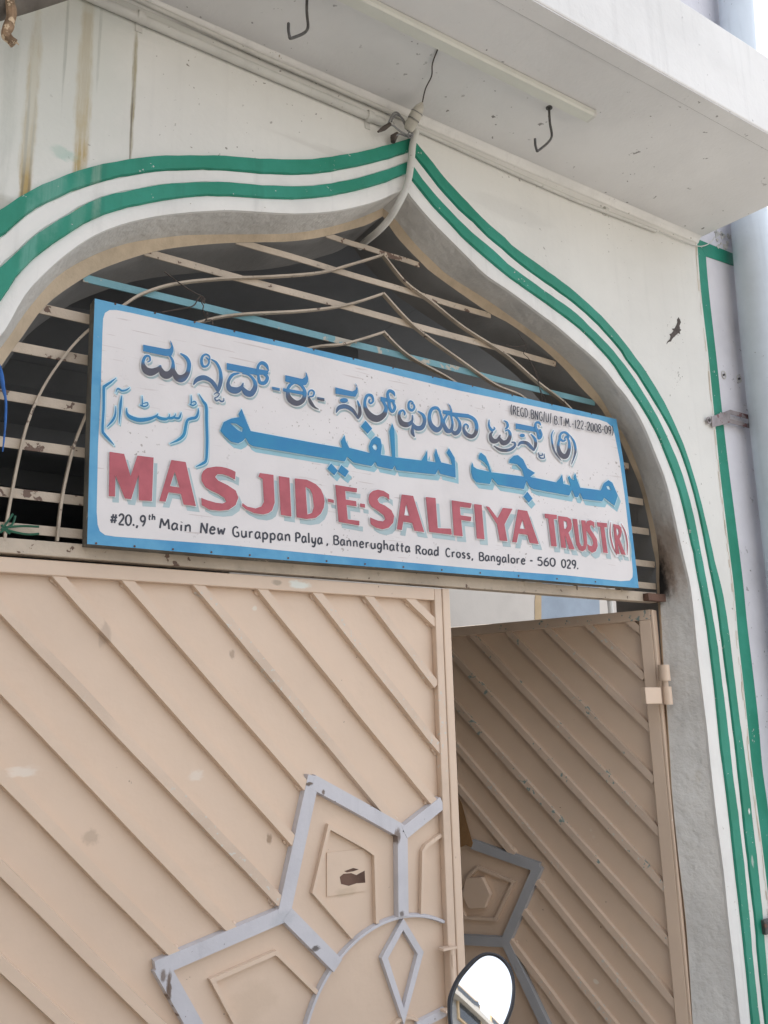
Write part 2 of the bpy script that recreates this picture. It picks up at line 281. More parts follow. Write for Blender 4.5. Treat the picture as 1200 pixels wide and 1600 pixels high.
# ------------------------------------------------------------------ arch outlines, photo pixels read on the wall plane
ARC = {
 'g1o': ([(0, 328), (50, 297), (100, 275), (150, 260), (200, 250), (250, 245), (300, 244), (350, 245), (400, 248.5), (450, 250.5), (500, 248), (550, 240), (587, 232), (637, 217.5)], (642, 216),
         R1([(345, 130), (450, 250), (580, 415), (740, 585), (900, 750), (1030, 860)]) + R2([(200, 280), (400, 425), (600, 570), (800, 740), (930, 870), (1060, 1020)]) + R3([(355, 0), (450, 130), (590, 370), (700, 610), (770, 800), (830, 1000), (890, 1230), (970, 1600)]) + R4([(455, 300), (505, 500), (545, 740), (600, 1200)]) + R5([(655, 0), (690, 300), (730, 650), (760, 980), (800, 1500)])),
 'g1i': ([(0, 372), (50, 330), (100, 305), (150, 287), (200, 275), (250, 268), (300, 266), (350, 267), (400, 271), (450, 273.5), (500, 271), (550, 262), (596, 251.5), (637, 239)], (641, 237),
         R1([(345, 240), (430, 345), (540, 485), (680, 640), (800, 745), (900, 850), (1010, 940)]) + R2([(130, 305), (300, 450), (500, 590), (650, 700), (800, 825), (920, 950), (1050, 1100)]) + R3([(275, 0), (380, 140), (480, 300), (600, 500), (680, 660), (750, 840), (810, 1040), (870, 1290), (930, 1600)]) + R4([(400, 200), (440, 400), (478, 600), (503, 800), (530, 1000), (555, 1200), (580, 1400)]) + R5([(603, 0), (640, 350), (680, 700), (715, 1000), (735, 1250), (775, 1600)])),
 'g2o': ([(0, 419), (50, 372), (100, 339), (150, 312), (200, 299), (250, 290), (300, 286), (350, 286), (400, 290), (450, 292.5), (500, 290), (550, 281), (600, 267), (634, 254)], (638, 253),
         R1([(335, 330), (400, 420), (520, 560), (650, 700), (800, 840), (950, 965)]) + R2([(150, 410), (350, 560), (550, 700), (700, 810), (800, 910), (950, 1060), (1050, 1180)]) + R3([(225, 0), (330, 140), (450, 330), (560, 530), (650, 730), (720, 910), (780, 1120), (830, 1330), (880, 1600)]) + R4([(360, 200), (400, 400), (435, 600), (470, 800), (495, 1000), (520, 1200), (545, 1400)]) + R5([(565, 0), (605, 300), (640, 600), (670, 900), (700, 1250), (740, 1600)])),
 'g2i': ([(0, 472), (25, 435), (50, 407), (100, 370), (150, 341), (200, 325), (250, 315), (300, 308), (350, 307), (400, 310), (450, 312), (500, 309), (550, 300), (600, 286), (631, 273)], (635, 271.5),
         R1([(325, 425), (400, 520), (500, 640), (600, 740), (720, 870), (850, 985), (980, 1095)]) + R2([(200, 540), (400, 680), (600, 825), (750, 945), (900, 1100), (1000, 1220)]) + R3([(145, 0), (250, 150), (400, 370), (520, 580), (600, 770), (680, 980), (740, 1200), (790, 1430), (825, 1600)]) + R4([(330, 250), (375, 500), (410, 700), (435, 900), (460, 1100), (475, 1250), (500, 1500)]) + R5([(515, 0), (555, 330), (590, 650), (625, 950), (660, 1280), (690, 1600)])),
 'win': ([(0, 528), (17, 500), (33, 470), (50, 447), (77, 420), (100, 400), (135, 375), (175, 356), (225, 342), (280, 333.5), (350, 329), (400, 331), (450, 334), (500, 332.5), (540, 327), (587, 315), (626, 298)], (633, 294),
         R1([(288, 515), (400, 650), (500, 760), (600, 860), (700, 960), (800, 1060), (900, 1155)]) + R2([(200, 640), (400, 790), (550, 900), (700, 1030), (850, 1170), (1000, 1340)]) + R3([(40, 0), (150, 120), (300, 310), (420, 510), (520, 750), (600, 960), (660, 1200), (710, 1430), (750, 1600)]) + R4([(260, 200), (310, 450), (330, 600), (355, 850), (390, 1150), (415, 1350), (440, 1600)]) + R5([(480, 350), (520, 650), (550, 950), (580, 1200), (625, 1600)])),
 'tan': ([(0, 545), (17, 522), (40, 488), (70, 452), (100, 424), (150, 397), (200, 380), (250, 372), (300, 367), (400, 366), (450, 365), (500, 358), (550, 345), (590, 329)], (598, 325),
         R1([(180, 700), (300, 855), (400, 965), (480, 1040), (600, 1150)]) + R2([(0, 690), (200, 830), (400, 975), (600, 1140), (750, 1290), (880, 1440)]) + R3([(100, 330), (190, 470), (280, 610), (350, 760), (420, 960), (480, 1180), (530, 1400), (550, 1600)]) + R4([(90, 250), (120, 450), (135, 700), (150, 1000), (180, 1400)]) + R5([(200, 150), (240, 550), (290, 1000), (330, 1600)])),
 'back': ([(0, 575), (17, 550), (37, 523), (60, 490), (83, 467), (117, 443), (150, 424), (200, 405), (250, 391), (300, 384), (350, 380), (400, 378.5), (450, 377.5), (500, 371), (550, 358), (574, 351), (592, 341)], (598, 338),
         R1([(135, 755), (200, 850), (300, 960), (400, 1060), (500, 1150)]) + R2([(0, 780), (150, 860), (300, 960), (450, 1080), (600, 1220), (750, 1390), (850, 1490)]) + R3([(100, 400), (180, 530), (250, 650), (330, 830), (400, 1000), (450, 1200), (490, 1400), (525, 1600)]) + R4([(75, 200), (100, 400), (118, 650), (135, 950), (160, 1250)]) + R5([(170, 0), (215, 400), (255, 750), (285, 1050), (320, 1600)])),
}
DEP = {'g1o': 0, 'g1i': 0, 'g2o': 0, 'g2i': 0, 'win': 0, 'tan': .145, 'back': .17}
YG = .17            # depth of grille and gate
CON = {}
for k, (l, a, r) in ARC.items():
    Y = DEP[k]
    lp = [at(x, y, Y) for x, y in cr(l, 4)]; ap = at(*a, Y)
    r = sorted(r, key=lambda p: p[1]); rm = [r[0]]
    for p in r[1:]:
        if p[1]-rm[-1][1] > 9 and p[0] >= rm[-1][0]-.5: rm.append(p)
    rp = [at(x, y, Y) for x, y in cr(rm, 4)]
    e = rp[-1]; rp.append(Vector((e.x+.0, Y, -.02)))
    s0 = lp[0]                      # the left foot of the arch lies outside the photograph: mirror the right one
    j = min(range(len(rp)), key=lambda i: abs(rp[i].z-s0.z)); xc = (s0.x+rp[j].x)/2
    low = [Vector((2*xc-p.x-.10*min(1, max(0, (s0.z-p.z)/.35)), Y, p.z)) for p in rp[j+1:] if p.z < s0.z-.02]
    left = list(reversed(low)) + lp
    CON[k] = (resample(left+[ap], 110), resample([ap]+rp, 110))
def ring(k, dy=0.0): return [p+Vector((0, dy, 0)) for p in CON[k][0]+CON[k][1][1:]]
def band(ko, ki, y0, th):
    a, b = ring(ko), ring(ki); n = len(a); vs = []; fs = []
    for i, (p, q) in enumerate(zip(a, b)):
        d_ = (q-p).normalized(); p = p+d_*.0018*math.sin(i*1.9+y0*90)*math.sin(i*.73); q = q+d_*.0022*math.sin(i*2.3)*math.sin(i*.51+1)
        lp = p.lerp(q, .06); lq = q.lerp(p, .06)
        vs += [p+Vector((0, y0, 0)), lp+Vector((0, y0-th, 0)), lq+Vector((0, y0-th, 0)), q+Vector((0, y0, 0))]
    for i in range(n-1):
        for k in range(3): fs.append((i*4+k, i*4+k+1, (i+1)*4+k+1, (i+1)*4+k))
    return MB().add(vs, fs)
ZS = at(1088, 372).z             # underside of the canopy
XR = at(1089, 373).x             # end of the arch wall, where the side panel begins
XL, XE, ZT = -3.2, 4.36, 7.4
g3l = [(1089, 373)] + blk(1000, 300, 3.2)([(305, 500), (340, 800), (365, 1050), (400, 1400)]) + R4([(530, 0), (560, 250), (590, 500), (615, 800), (645, 1060), (675, 1350), (700, 1600)]) + R5([(740, 300), (790, 700), (820, 1000), (860, 1400)])
g3r = [(1103, 400)] + blk(1000, 300, 3.2)([(345, 500), (385, 850), (410, 1090), (440, 1350)]) + R4([(590, 0), (640, 400), (670, 700), (700, 950), (740, 1300), (765, 1600)]) + R5([(800, 250), (850, 700), (900, 1100), (940, 1400)])
EDGE = [at(x, y, 0) for x, y in cr(g3l, 4)]; EDGE.append(Vector((EDGE[-1].x, 0, -.02)))
wall = thing('arch_wall', 'white plastered building front with green striped pointed arch', 'building', (1.9, 0, 0))
rg = ring('win')
wp = [Vector((XL, 0, -.02))] + rg + list(reversed(EDGE)) + [Vector((XR, 0, ZT)), Vector((XL, 0, ZT))]
MB().sheet([wp]).build('wall', 'wall', wall)
band('g1o', 'g1i', .0, .012).build('green_stripe', 'green', wall)
band('g2o', 'g2i', .0, .012).build('green_stripe', 'green', wall)
band('g1i', 'g2o', .0, .0035).build('white_band', 'trimwhite', wall)
# innermost white band is a soft cove that turns into the reveal
a, b = ring('g2i'), ring('win'); vs = []; n = len(a)
for p, q in zip(a, b): vs += [p+Vector((0, -.001, 0)), p.lerp(q, .12)+Vector((0, -.0035, 0)), p.lerp(q, .7)+Vector((0, -.006, 0)), q+Vector((0, -.003, 0)), q+Vector((0, .012, 0))]
MB().add(vs, [(i*5+k, i*5+k+1, (i+1)*5+k+1, (i+1)*5+k) for i in range(n-1) for k in range(4)]).build('white_band', 'trimwhite', wall, smooth=True)
MB().loft([ring('win', .011), ring('tan')]).build('arch_reveal', 'reveal', wall, smooth=True)
tn, bk = ring('tan'), ring('back')
MB().loft([tn, bk]).build('arch_trim', 'tan', wall, smooth=True)
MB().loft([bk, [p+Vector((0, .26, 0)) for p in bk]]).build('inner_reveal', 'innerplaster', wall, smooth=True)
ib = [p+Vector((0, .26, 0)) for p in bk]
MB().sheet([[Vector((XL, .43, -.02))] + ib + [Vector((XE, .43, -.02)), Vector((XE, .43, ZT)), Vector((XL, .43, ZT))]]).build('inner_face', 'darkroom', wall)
# side panel with its green border, right of the arch wall (set back a little)
YP = .012
MB().add([(XR-.2, YP, -.02), (XE, YP, -.02), (XE, YP, ZT), (XR-.2, YP, ZT)], [(0, 1, 2, 3)]).build('side_panel', 'panel', wall)
MB().add([(XE, YP, -.02), (XE, .43, -.02), (XE, .43, ZT), (XE, YP, ZT)], [(0, 1, 2, 3)]).build('end_face', 'panel', wall)
A3l = [at(x, y, YP-.004) for x, y in cr(g3l, 4)]; A3r = [at(x, y, YP-.004) for x, y in cr(g3r, 4)]
A3l = resample(A3l+[Vector((A3l[-1].x, YP-.004, 0))], 90); A3r = resample(A3r+[Vector((A3r[-1].x, YP-.004, 0))], 90)
m_ = MB(); n = 90
m_.add([v for p, q in zip(A3l, A3r) for v in (p+Vector((0, .004, 0)), p, q, q+Vector((0, .004, 0)))], [(i*4+k, i*4+k+1, i*4+5+k, i*4+4+k) for i in range(n-1) for k in range(3)])
tb = [at(*p, YP-.0045) for p in ((1089, 373), (1150, 398), (1150, 416), (1103, 400))]
m_.prism(tb, (0, .004, 0)); m_.build('green_border', 'green', wall)
# crumbled plaster above the border, under the canopy edge
m_ = MB(); 
for i in range(26):
    c = at(1118+random.random()*34, 362+random.random()*26, YP-.006); r = .006+random.random()*.016
    k = random.choice((3, 4, 5)); m_.prism([c+Vector((math.cos(j*2*math.pi/k)*r*random.uniform(.6, 1.3), 0, math.sin(j*2*math.pi/k)*r*random.uniform(.6, 1.3))) for j in range(k)], (0, .012, 0))
m_.build('crumbled_plaster', 'reveal', wall)
lz = blk(1000, 300, 3.2)
m_ = MB()
m_.sheet([[p+Vector((0, -.0012, 0)) for p in (at(x, y, 0) for x, y in lz([(192, 626), (200, 640), (204, 652), (197, 668), (199, 684), (206, 690), (198, 698), (201, 712), (190, 706), (180, 716), (172, 722), (160, 736), (154, 748), (142, 750), (130, 763), (136, 748), (148, 736), (152, 722), (146, 712), (158, 706), (166, 694), (158, 684), (172, 682), (180, 668), (186, 652), (184, 638)]))]])
for i in range(60):
    x, y = 178+random.gauss(0, 22), 700+random.gauss(0, 34)
    if i > 34: x, y = 185+random.gauss(0, 16), 925+random.gauss(0, 26)
    c = at(*lz([(x, y)])[0], 0)+Vector((0, -.0011, 0)); q = random.uniform(.0008, .0028)
    m_.sheet([[c+Vector((math.cos(a)*q*random.uniform(.6, 1.4), 0, math.sin(a)*q*random.uniform(.6, 1.4))) for a in (0, 1.2, 2.4, 3.6, 4.9)]])
m_.build('scrape_mark', 'wire', wall)
# ragged crack lines down the joint
m_ = MB()
for off in (-3.5, -6.5):
    q = [at(x, y, 0) for x, y in cr(g3l, 5)]
    q = [p+Vector(((off*.0026)+random.uniform(-.003, .003), -.0012, 0)) for p in q]
    for i in range(0, len(q)-1):
        if random.random() < .62:
            w_ = random.uniform(.0008, .0022); m_.add([q[i]+Vector((-w_, 0, 0)), q[i]+Vector((w_, 0, 0)), q[i+1]+Vector((w_, 0, 0)), q[i+1]+Vector((-w_, 0, 0))], [(0, 1, 2, 3)])
m_.build('plaster_crack', 'tan', wall)
# ------------------------------------------------------------------ canopy over the gate
can = thing('canopy', 'white concrete canopy slab with upstand jutting out above the arch', 'canopy', (1.0, -.37, ZS))
YF = -.738
xr0, xr1 = XR+.005, XR+.085       # right end, slightly skewed like the photograph
MB().add([(XL, 0, ZS), (xr0, 0, ZS), (xr1, YF+.075, ZS), (XL, YF+.075, ZS), (XL, 0, ZS+.11), (xr0, 0, ZS+.11), (xr1, YF+.075, ZS+.11), (XL, YF+.075, ZS+.11)],
         [(0, 1, 2, 3), (4, 7, 6, 5), (1, 5, 6, 2), (0, 3, 7, 4)]).build('slab', 'soffit', can)
MB().box((XL, YF+.004, ZS-.004), (xr1+.002, YF+.0745, ZS+.0005)).build('drip_edge', 'soffit', can)
MB().box((XL, YF+.0748, ZS-.0012), (xr1-.01, YF+.0775, ZS-.0003)).build('drip_groove', 'darkwood', can)
MB().box((XL, YF, ZS+.001), (xr1+.004, YF+.0745, ZS+.435)).build('upstand', 'parapet', can, bevel=.008)
MB().box((xr1-.05, YF+.0755, ZS+.111), (xr1+.003, -.002, ZS+.42)).build('side_upstand', 'parapet', can, bevel=.008)
cv = [(-.0, -.032), (-.006, -.028), (-.014, -.014), (-.024, -.004), (-.03, -.0)]
MB().loft([[Vector((x, y-.001, ZS+z-.001)) for y, z in cv] for x in (XL, xr0-.004)]).build('cove', 'trimwhite', can)
# ------------------------------------------------------------------ things on and under the soffit
bt = thing('light_batten', 'long cream tube light batten under the canopy', 'light fitting', tuple(atz(700, 70, ZS)))
b0, b1 = atz(900, 181, ZS), atz(590, -2, ZS); xa, xb = b1.x-.35, atz(913, 184, ZS).x; yb = (atz(590, 0, ZS).y+atz(915, 184, ZS).y)/2+.0
m_ = MB(); prof = [(-.029, 0), (-.029, -.018), (-.022, -.027), (.022, -.027), (.029, -.018), (.029, 0)]
m_.loft([[Vector((x, yb+y, ZS-.002+z)) for y, z in prof] for x in (xa, xb)]); m_.build('body', 'batten', bt)
MB().prism([Vector((xb-.004, yb+y*1.04, ZS-.001+z*1.04)) for y, z in prof], (.012, 0, 0)).build('end_cap', 'pvc', bt)
def hook_parts(px, py):
    p = atz(px, py, ZS)
    return p
hk = None
for (px, py, lab) in ((858, 168, 'bent steel hook beside the free end of the cream batten'), (480, -8, 'bent steel hook hanging from soffit near top edge of the photo')):
    p = atz(px, py, ZS)
    if hk is None:
        hk = thing('ceiling_hook', lab, 'hook', tuple(p), 'steel hooks under the canopy'); p1 = p
        D = p.y
        q = [p+Vector((0, 0, .01))] + [at(x, y, D) for x, y in ((859, 190), (862, 208), (861, 216), (856, 223), (848, 230), (840, 236), (838.5, 234), (836.5, 226), (836, 217))]
        MB().tube(cr([tuple(v) for v in q], 4), .0052, 8).build('hook_rod', 'hook', hk, smooth=True)
        MB().tube([p+Vector((0, 0, .002)), p+Vector((0, 0, -.004))], .014, 12).build('base_washer', 'hook', hk)
    else:
        h2 = hk.copy(); COL.objects.link(h2); h2.location = p; h2['label'] = lab; h2.rotation_euler.z = .35
        for c in hk.children:
            d = c.copy(); COL.objects.link(d); d.parent = h2
# conduits along the top of the wall
def pipe(name, label, px, Y, r, mt='pvc', clips=(), cat='pipe'):
    P = [at(x, y, Y) for x, y in px]; t = thing(name, label, cat, tuple(P[0]))
    MB().tube(P, r, 12).build('tube', mt, t, smooth=True)
    for f in clips:
        c = P[0].lerp(P[-1], f); dx = (P[-1]-P[0]).normalized()
        MB().tube([c-dx*.012, c+dx*.012], r*1.35, 12).build('clip', mt, t, smooth=True)
        MB().box((c.x-.012, -.004, c.z-r*2.8), (c.x+.012, -.001, c.z)).build('clip_tab', mt, t)
    return t
pipe('conduit_pipe', 'thicker of the two white conduits running left of the arch point', [(-60, -94), (150, -1), (400, 107), (600, 192)], -.018, .017, clips=(.36, .955))
pipe('conduit_pipe', 'thinner white conduit just above the thick one left of the arch point', [(-60, -125), (190, -12), (400, 84), (640, 188)], -.016, .010)
pipe('conduit_pipe', 'thin white conduit running right from the arch point to the wall end', [(640, 197), (820, 278), (900, 313), (1025, 361)], -.012, .0095, clips=(.76,))
# flexible white hose from the arch point into the opening
P = [at(650, 206, -.03), at(645, 225, -.032), at(643, 245, -.034), at(640, 270, -.034), at(634, 295, -.03), at(622, 320, -.01), at(606, 345, .05), at(590, 362, .11), at(574, 375, .20), at(562, 386, .27)]
hs = thing('flexible_hose', 'curved white hose dropping over the arch point into the opening', 'hose', tuple(P[0]))
MB().tube(cr([tuple(p) for p in P], 6), .0145, 14).build('hose_tube', 'pvc', hs, smooth=True)
# porcelain connector with wires
ins = thing('wire_connector', 'dirty white torpedo shaped connector above the arch point', 'connector', tuple(at(648, 185, -.05)))
c0, c1 = at(637, 204, -.05), atz(660, 160, ZS-.035)
fr = [(0, .012), (.08, .017), (.2, .019), (.35, .019), (.38, .0165), (.42, .0195), (.62, .0195), (.64, .0165), (.68, .0175), (.82, .014), (.93, .008), (1, .003)]
MB().tube([c0.lerp(c1, f) for f, r in fr], [r*1.3 for f, r in fr], 14).build('connector_body', 'ceramic', ins, smooth=True)
MB().tube([c0.lerp(c1, .39), c0.lerp(c1, .41)], .0262, 14).build('dark_band', 'cable', ins)
MB().tube([c0.lerp(c1, .63), c0.lerp(c1, .65)], .0262, 14).build('dark_band', 'cable', ins)
def wires(t, paths, r, mt, nm='wire'):
    for p in paths: MB().tube(cr([tuple(v) for v in p], 6), r, 7).build(nm, mt, t, smooth=True)
cz = blk(540, 130, 5.33)
def zz(pts, Y): return [at(x, y, Y) for x, y in cz(pts)]
wires(ins, [zz([(520, 400), (490, 340), (455, 270), (425, 243), (395, 255), (370, 300), (350, 345)], -.05), zz([(505, 350), (470, 290), (430, 262), (405, 275), (380, 320)], -.045), zz([(560, 430), (520, 430), (470, 410), (430, 380), (400, 355), (360, 348)], -.05), zz([(545, 445), (500, 440), (450, 425), (420, 440)], -.04), zz([(530, 400), (560, 425), (540, 455), (515, 440), (530, 410)], -.05)], .0036, 'cable')
MB().tube(zz([(370, 340), (320, 375), (270, 405)], -.05), [.008, .0105, .004], 8).build('taped_end', 'wire', ins, smooth=True)
MB().tube(zz([(430, 420), (400, 450), (395, 490)], -.03), [.008, .015, .010], 8).build('taped_joint', 'wire', ins, smooth=True)
sw = thing('suspension_wire', 'thin wire from the soffit batten down to the connector', 'wire', tuple(atz(686, 74, ZS)))
a_ = atz(686, 72, ZS); b_ = c1
MB().tube(cr([tuple(a_), tuple(a_.lerp(b_, .3)+Vector((-.006, 0, 0))), tuple(a_.lerp(b_, .5)+Vector((.006, 0, 0))), tuple(a_.lerp(b_, .75)+Vector((-.004, 0, 0))), tuple(b_)], 5),   .0027, 6).build('strand', 'wire', sw, smooth=True)
# dry broken stick and pole in the upper left corner
pol = thing('weathered_pole', 'dark weathered pole under the canopy in the upper left corner', 'pole', tuple(at(0, 20, -.15)))
MB().tube([at(-160, 48, -.15), at(-20, 20, -.15), at(40, 4, -.16), at(100, -14, -.17), at(260, -60, -.19)], [.03, .03, .028, .026, .024], 12).build('pole_shaft', 'pole', pol, smooth=True)
stk = thing('broken_stick', 'split dry stick hanging over the dark pole', 'stick', tuple(at(15, 20, -.19)))
sq = [at(12, -30, -.185, ), at(15, -2, -.19), at(18, 22, -.19), at(14, 40, -.185), at(9, 53, -.18), at(14, 60, -.178), at(22, 68, -.178)]
MB().tube(cr([tuple(p) for p in sq], 5), [.0145+.0012*math.sin(i*.9) for i in range(31)], 9).build('stick_shaft', 'branch', stk)
m_ = MB()
for i in range(7):
    p0 = at(11+i*.8, 56, -.178-.002*i); p1 = at(14+i*2.6, 64+random.uniform(0, 8), -.176); m_.tube([p0, p1], [.006, .0015], 5)
m_.build('splinter', 'branch', stk)
# ------------------------------------------------------------------ grille in the arch head
gr = thing('window_grille', 'rusty cream steel grille with curved rods filling the arch head', 'grille', (1.9, YG, 2.15))
def clipx(z):
    """inner width of the opening at height z"""
    xs = [p for p in bk]
    L = [p.x for p, q in zip(CON['back'][0], CON['back'][0][1:]) if (p.z-z)*(q.z-z) <= 0]; Rr = [p.x for p, q in zip(CON['back'][1], CON['back'][1][1:]) if (p.z-z)*(q.z-z) <= 0]
    return (max(L) if L else None), (min(Rr) if Rr else None)
bars = [((600, 395), (640, 410), 10, 'grille'), ((395, 383), (600, 445), 11, 'grille'), ((260, 403), (600, 496), 12, 'grille'), ((200, 448), (700, 576), 12, 'grilleblue'), ((90, 489), (131, 497), 15, 'grille'), ((50, 545), (128, 563), 15, 'grille'), ((0, 617), (127, 637), 14, 'grille'), ((0, 691), (113, 704), 14, 'grille'), ((0, 768), (97, 779), 13, 'grille'), ((0, 824), (120, 834), 13, 'grille')]
for a, b, hpx, mt in bars:
    z = (at(*a, YG+.004).z+at(*b, YG+.004).z)/2; xl, xr_ = clipx(z)
    if xl is None: xl = at(530, 372, YG).x
    if xr_ is None: xr_ = at(652, 414, YG).x
    hh = hpx*.00115
    nseg = 12; m_ = MB(); vs = []
    for i in range(nseg+1):
        x = xl+.004+(xr_-xl-.008)*i/nseg; dz = .0014*math.sin(i*1.3+z*20)
        vs += [(x, YG+.002, z-hh+dz), (x, YG+.002, z+hh+dz), (x, YG+.0075, z+hh+dz), (x, YG+.0075, z-hh+dz)]
    fs = [(i*4+k, i*4+(k+1) % 4, i*4+4+(k+1) % 4, i*4+4+k) for i in range(nseg) for k in range(4)] + [(0, 1, 2, 3), (nseg*4+3, nseg*4+2, nseg*4+1, nseg*4)]
    m_.add(vs, fs).build('cross_bar', mt, gr, label='pale blue painted cross bar' if mt == 'grilleblue' else None)
rods = [
 [(8, 845), (12, 810), (27, 730), (43, 663), (67, 607), (100, 557), (130, 523), (160, 499), (195, 475), (225, 457), (275, 442), (350, 434), (425, 431), (500, 425), (550, 412), (600, 397)],
 [(600, 397), (635, 440), (675, 470), (725, 510), (790, 552), (840, 595), (892, 637), (925, 690), (950, 760), (965, 850), (972, 925)],
 [(90, 845), (97, 783), (110, 720), (123, 677), (150, 620), (190, 570), (250, 525), (324, 499), (379, 490), (471, 485), (540, 476), (599, 458)],
 [(600, 457), (650, 510), (725, 565), (775, 600), (822, 622), (860, 670), (885, 740), (897, 830), (902, 922)],
 [(250, 856), (256, 800), (280, 700), (330, 620), (400, 566), (489, 542), (540, 536), (601, 518)],
 [(600, 517), (640, 555), (710, 595), (760, 640), (800, 720), (815, 820), (820, 916)]]
for i, rp in enumerate(rods):
    P = [at(x, y, YG-.020) for x, y in cr(rp, 5)]
    MB().bar(P, (0, 1, 0), .0075, .019).build('curved_rod', 'grillerod', gr)
# horizontal beam under the grille (gate head)
zb0, zb1 = (at(0, 866.5, .151).z+at(1000, 937, .151).z)/2, (at(0, 838, .151).z+at(120, 850, .151).z)/2
hd = thing('gate_head_beam', 'tan steel beam across the opening under the signboard', 'beam', (1.9, .15, zb0))
xbl, xbr = CON['back'][0][20].x-.02, at(1040, 940, .15).x+.03
MB().box((xbl, .151, zb0), (xbr-.09, .20, zb1)).build('beam_body', 'grille', hd, bevel=.003)
p_, q_ = at(1014, 945, .12), at(1046, 945, .12)
MB().box((p_.x, .118, zb0+.001), (q_.x+.03, .1505, zb0+.036)).build('rusty_end', 'rust', hd, bevel=.002)
MB().box((xbr-.0895, .1525, zb0+.002), (xbr, .199, zb1-.004)).build('rusty_end', 'rust', hd, bevel=.003)
# ------------------------------------------------------------------ signboard
YS = .095
sgn = thing('signboard', 'long white painted wooden signboard with blue border and lettering in three scripts', 'sign', tuple(at(560, 880, YS)))
outer = [(148, 466.5), (300, 501.5), (480, 543), (700, 594), (963, 655), (974, 720), (984, 800), (998, 919), (800, 903), (560, 884), (350, 868), (136, 850), (139, 740), (143, 600)]
op_ = [at(x, y, YS) for x, y in outer]
MB().prism([p+Vector((0, .0005, 0)) for p in op_], (0, .0545, 0)).build('board', 'darkwood', sgn)
wl = [(160, 520), (161, 498), (164, 489), (171, 484.6), (182, 484.6), (205, 489), (240, 497), (342, 521), (458, 546), (570, 574), (720, 611), (850, 638), (935, 655.5), (948, 660), (956, 667), (960, 678), (967.5, 716), (976, 776), (985.5, 860), (988.5, 893), (988, 902), (984, 907), (970, 908), (885, 899), (760, 890), (540, 870), (360, 852), (260, 844.4), (180, 838.5), (164, 836), (156, 830), (152.5, 820), (151, 800), (153, 700), (157, 620)]
wlp = [at(x, y, YS) for x, y in wl]
def up(P, h): return [p+Vector((0, -h, 0)) for p in P]
MB().sheet([up(op_, .0006), up(list(reversed(wlp)), .0006)]).build('blue_border', 'signblue', sgn)
MB().sheet([up(wlp, .0008)]).build('white_panel', 'signwhite', sgn)
U1, A1, A2, A3 = blk(120, 460, 5), blk(330, 520, 5), blk(500, 560, 5), blk(720, 590, 4.4444)
L1, L2, L3, L4 = blk(120, 680, 5), blk(330, 700, 5), blk(540, 740, 5), blk(760, 770, 4.8)
EPS = .00003
class Paint:
    """layers of sign paint; every stroke lies a hair above the one before it"""
    def __init__(s, h): s.m = MB(); s.h = h
    def ribbon(s, pts, grow=0.0, off=(0, 0), k=6, capr=True):
        c = cr(pts, k); n = len(c); vs = []
        if grow:      # lengthen the ends with the outline
            def ext(a, b):
                d = math.hypot(a[0]-b[0], a[1]-b[1]) or 1; return (a[0]+(a[0]-b[0])/d*grow, a[1]+(a[1]-b[1])/d*grow, a[2]*.7)
            c = [ext(c[0], c[1])] + c + [ext(c[-1], c[-2])]; n = len(c)
        for i, p in enumerate(c):
            a = c[max(i-1, 0)]; b = c[min(i+1, n-1)]; dx, dy = b[0]-a[0], b[1]-a[1]; d = math.hypot(dx, dy) or 1; nx, ny = -dy/d, dx/d; w_ = p[2]/2+grow
            for sg in (-1, 1):
                q = at(p[0]+off[0]+nx*w_*sg, p[1]+off[1]+ny*w_*sg, YS); q.y -= s.h+i*.0000015; vs.append(q)
        s.m.add(vs, [(i*2, i*2+1, i*2+3, i*2+2) for i in range(n-1)]); s.h += EPS
    def poly(s, loops, grow=0.0, off=(0, 0)):
        out = []
        for li, l in enumerate(loops):
            n = len(l); ar = sum(l[i][0]*l[(i+1) % n][1]-l[(i+1) % n][0]*l[i][1] for i in range(n)); sg = 1 if ar > 0 else -1
            if li: sg = -sg
            if li and abs(ar)/2 < 40*grow: continue
            q = []
            for i in range(n):
                a, p, b = l[i-1], l[i], l[(i+1) % n]
                d1 = math.hypot(p[0]-a[0], p[1]-a[1]) or 1; d2 = math.hypot(b[0]-p[0], b[1]-p[1]) or 1
                n1 = ((p[1]-a[1])/d1, -(p[0]-a[0])/d1); n2 = ((b[1]-p[1])/d2, -(b[0]-p[0])/d2)
                mx, my = n1[0]+n2[0], n1[1]+n2[1]; ml = mx*mx+my*my
                k = 2/max(ml, .9); q.append((p[0]+off[0]+sg*mx*k*.5*grow*1.0*(2/2), p[1]+off[1]+sg*my*k*.5*grow))
            out.append([at(x, y, YS)+Vector((0, -s.h, 0)) for x, y in q])
        s.m.sheet(out); s.h += EPS
    def build(s, name, mt, par, label=None): return s.m.build(name, mt, par, label=label)
def ell(c, rx, ry, n=18): return [(c[0]+rx*math.cos(2*math.pi*i/n), c[1]+ry*math.sin(2*math.pi*i/n)) for i in range(n)]
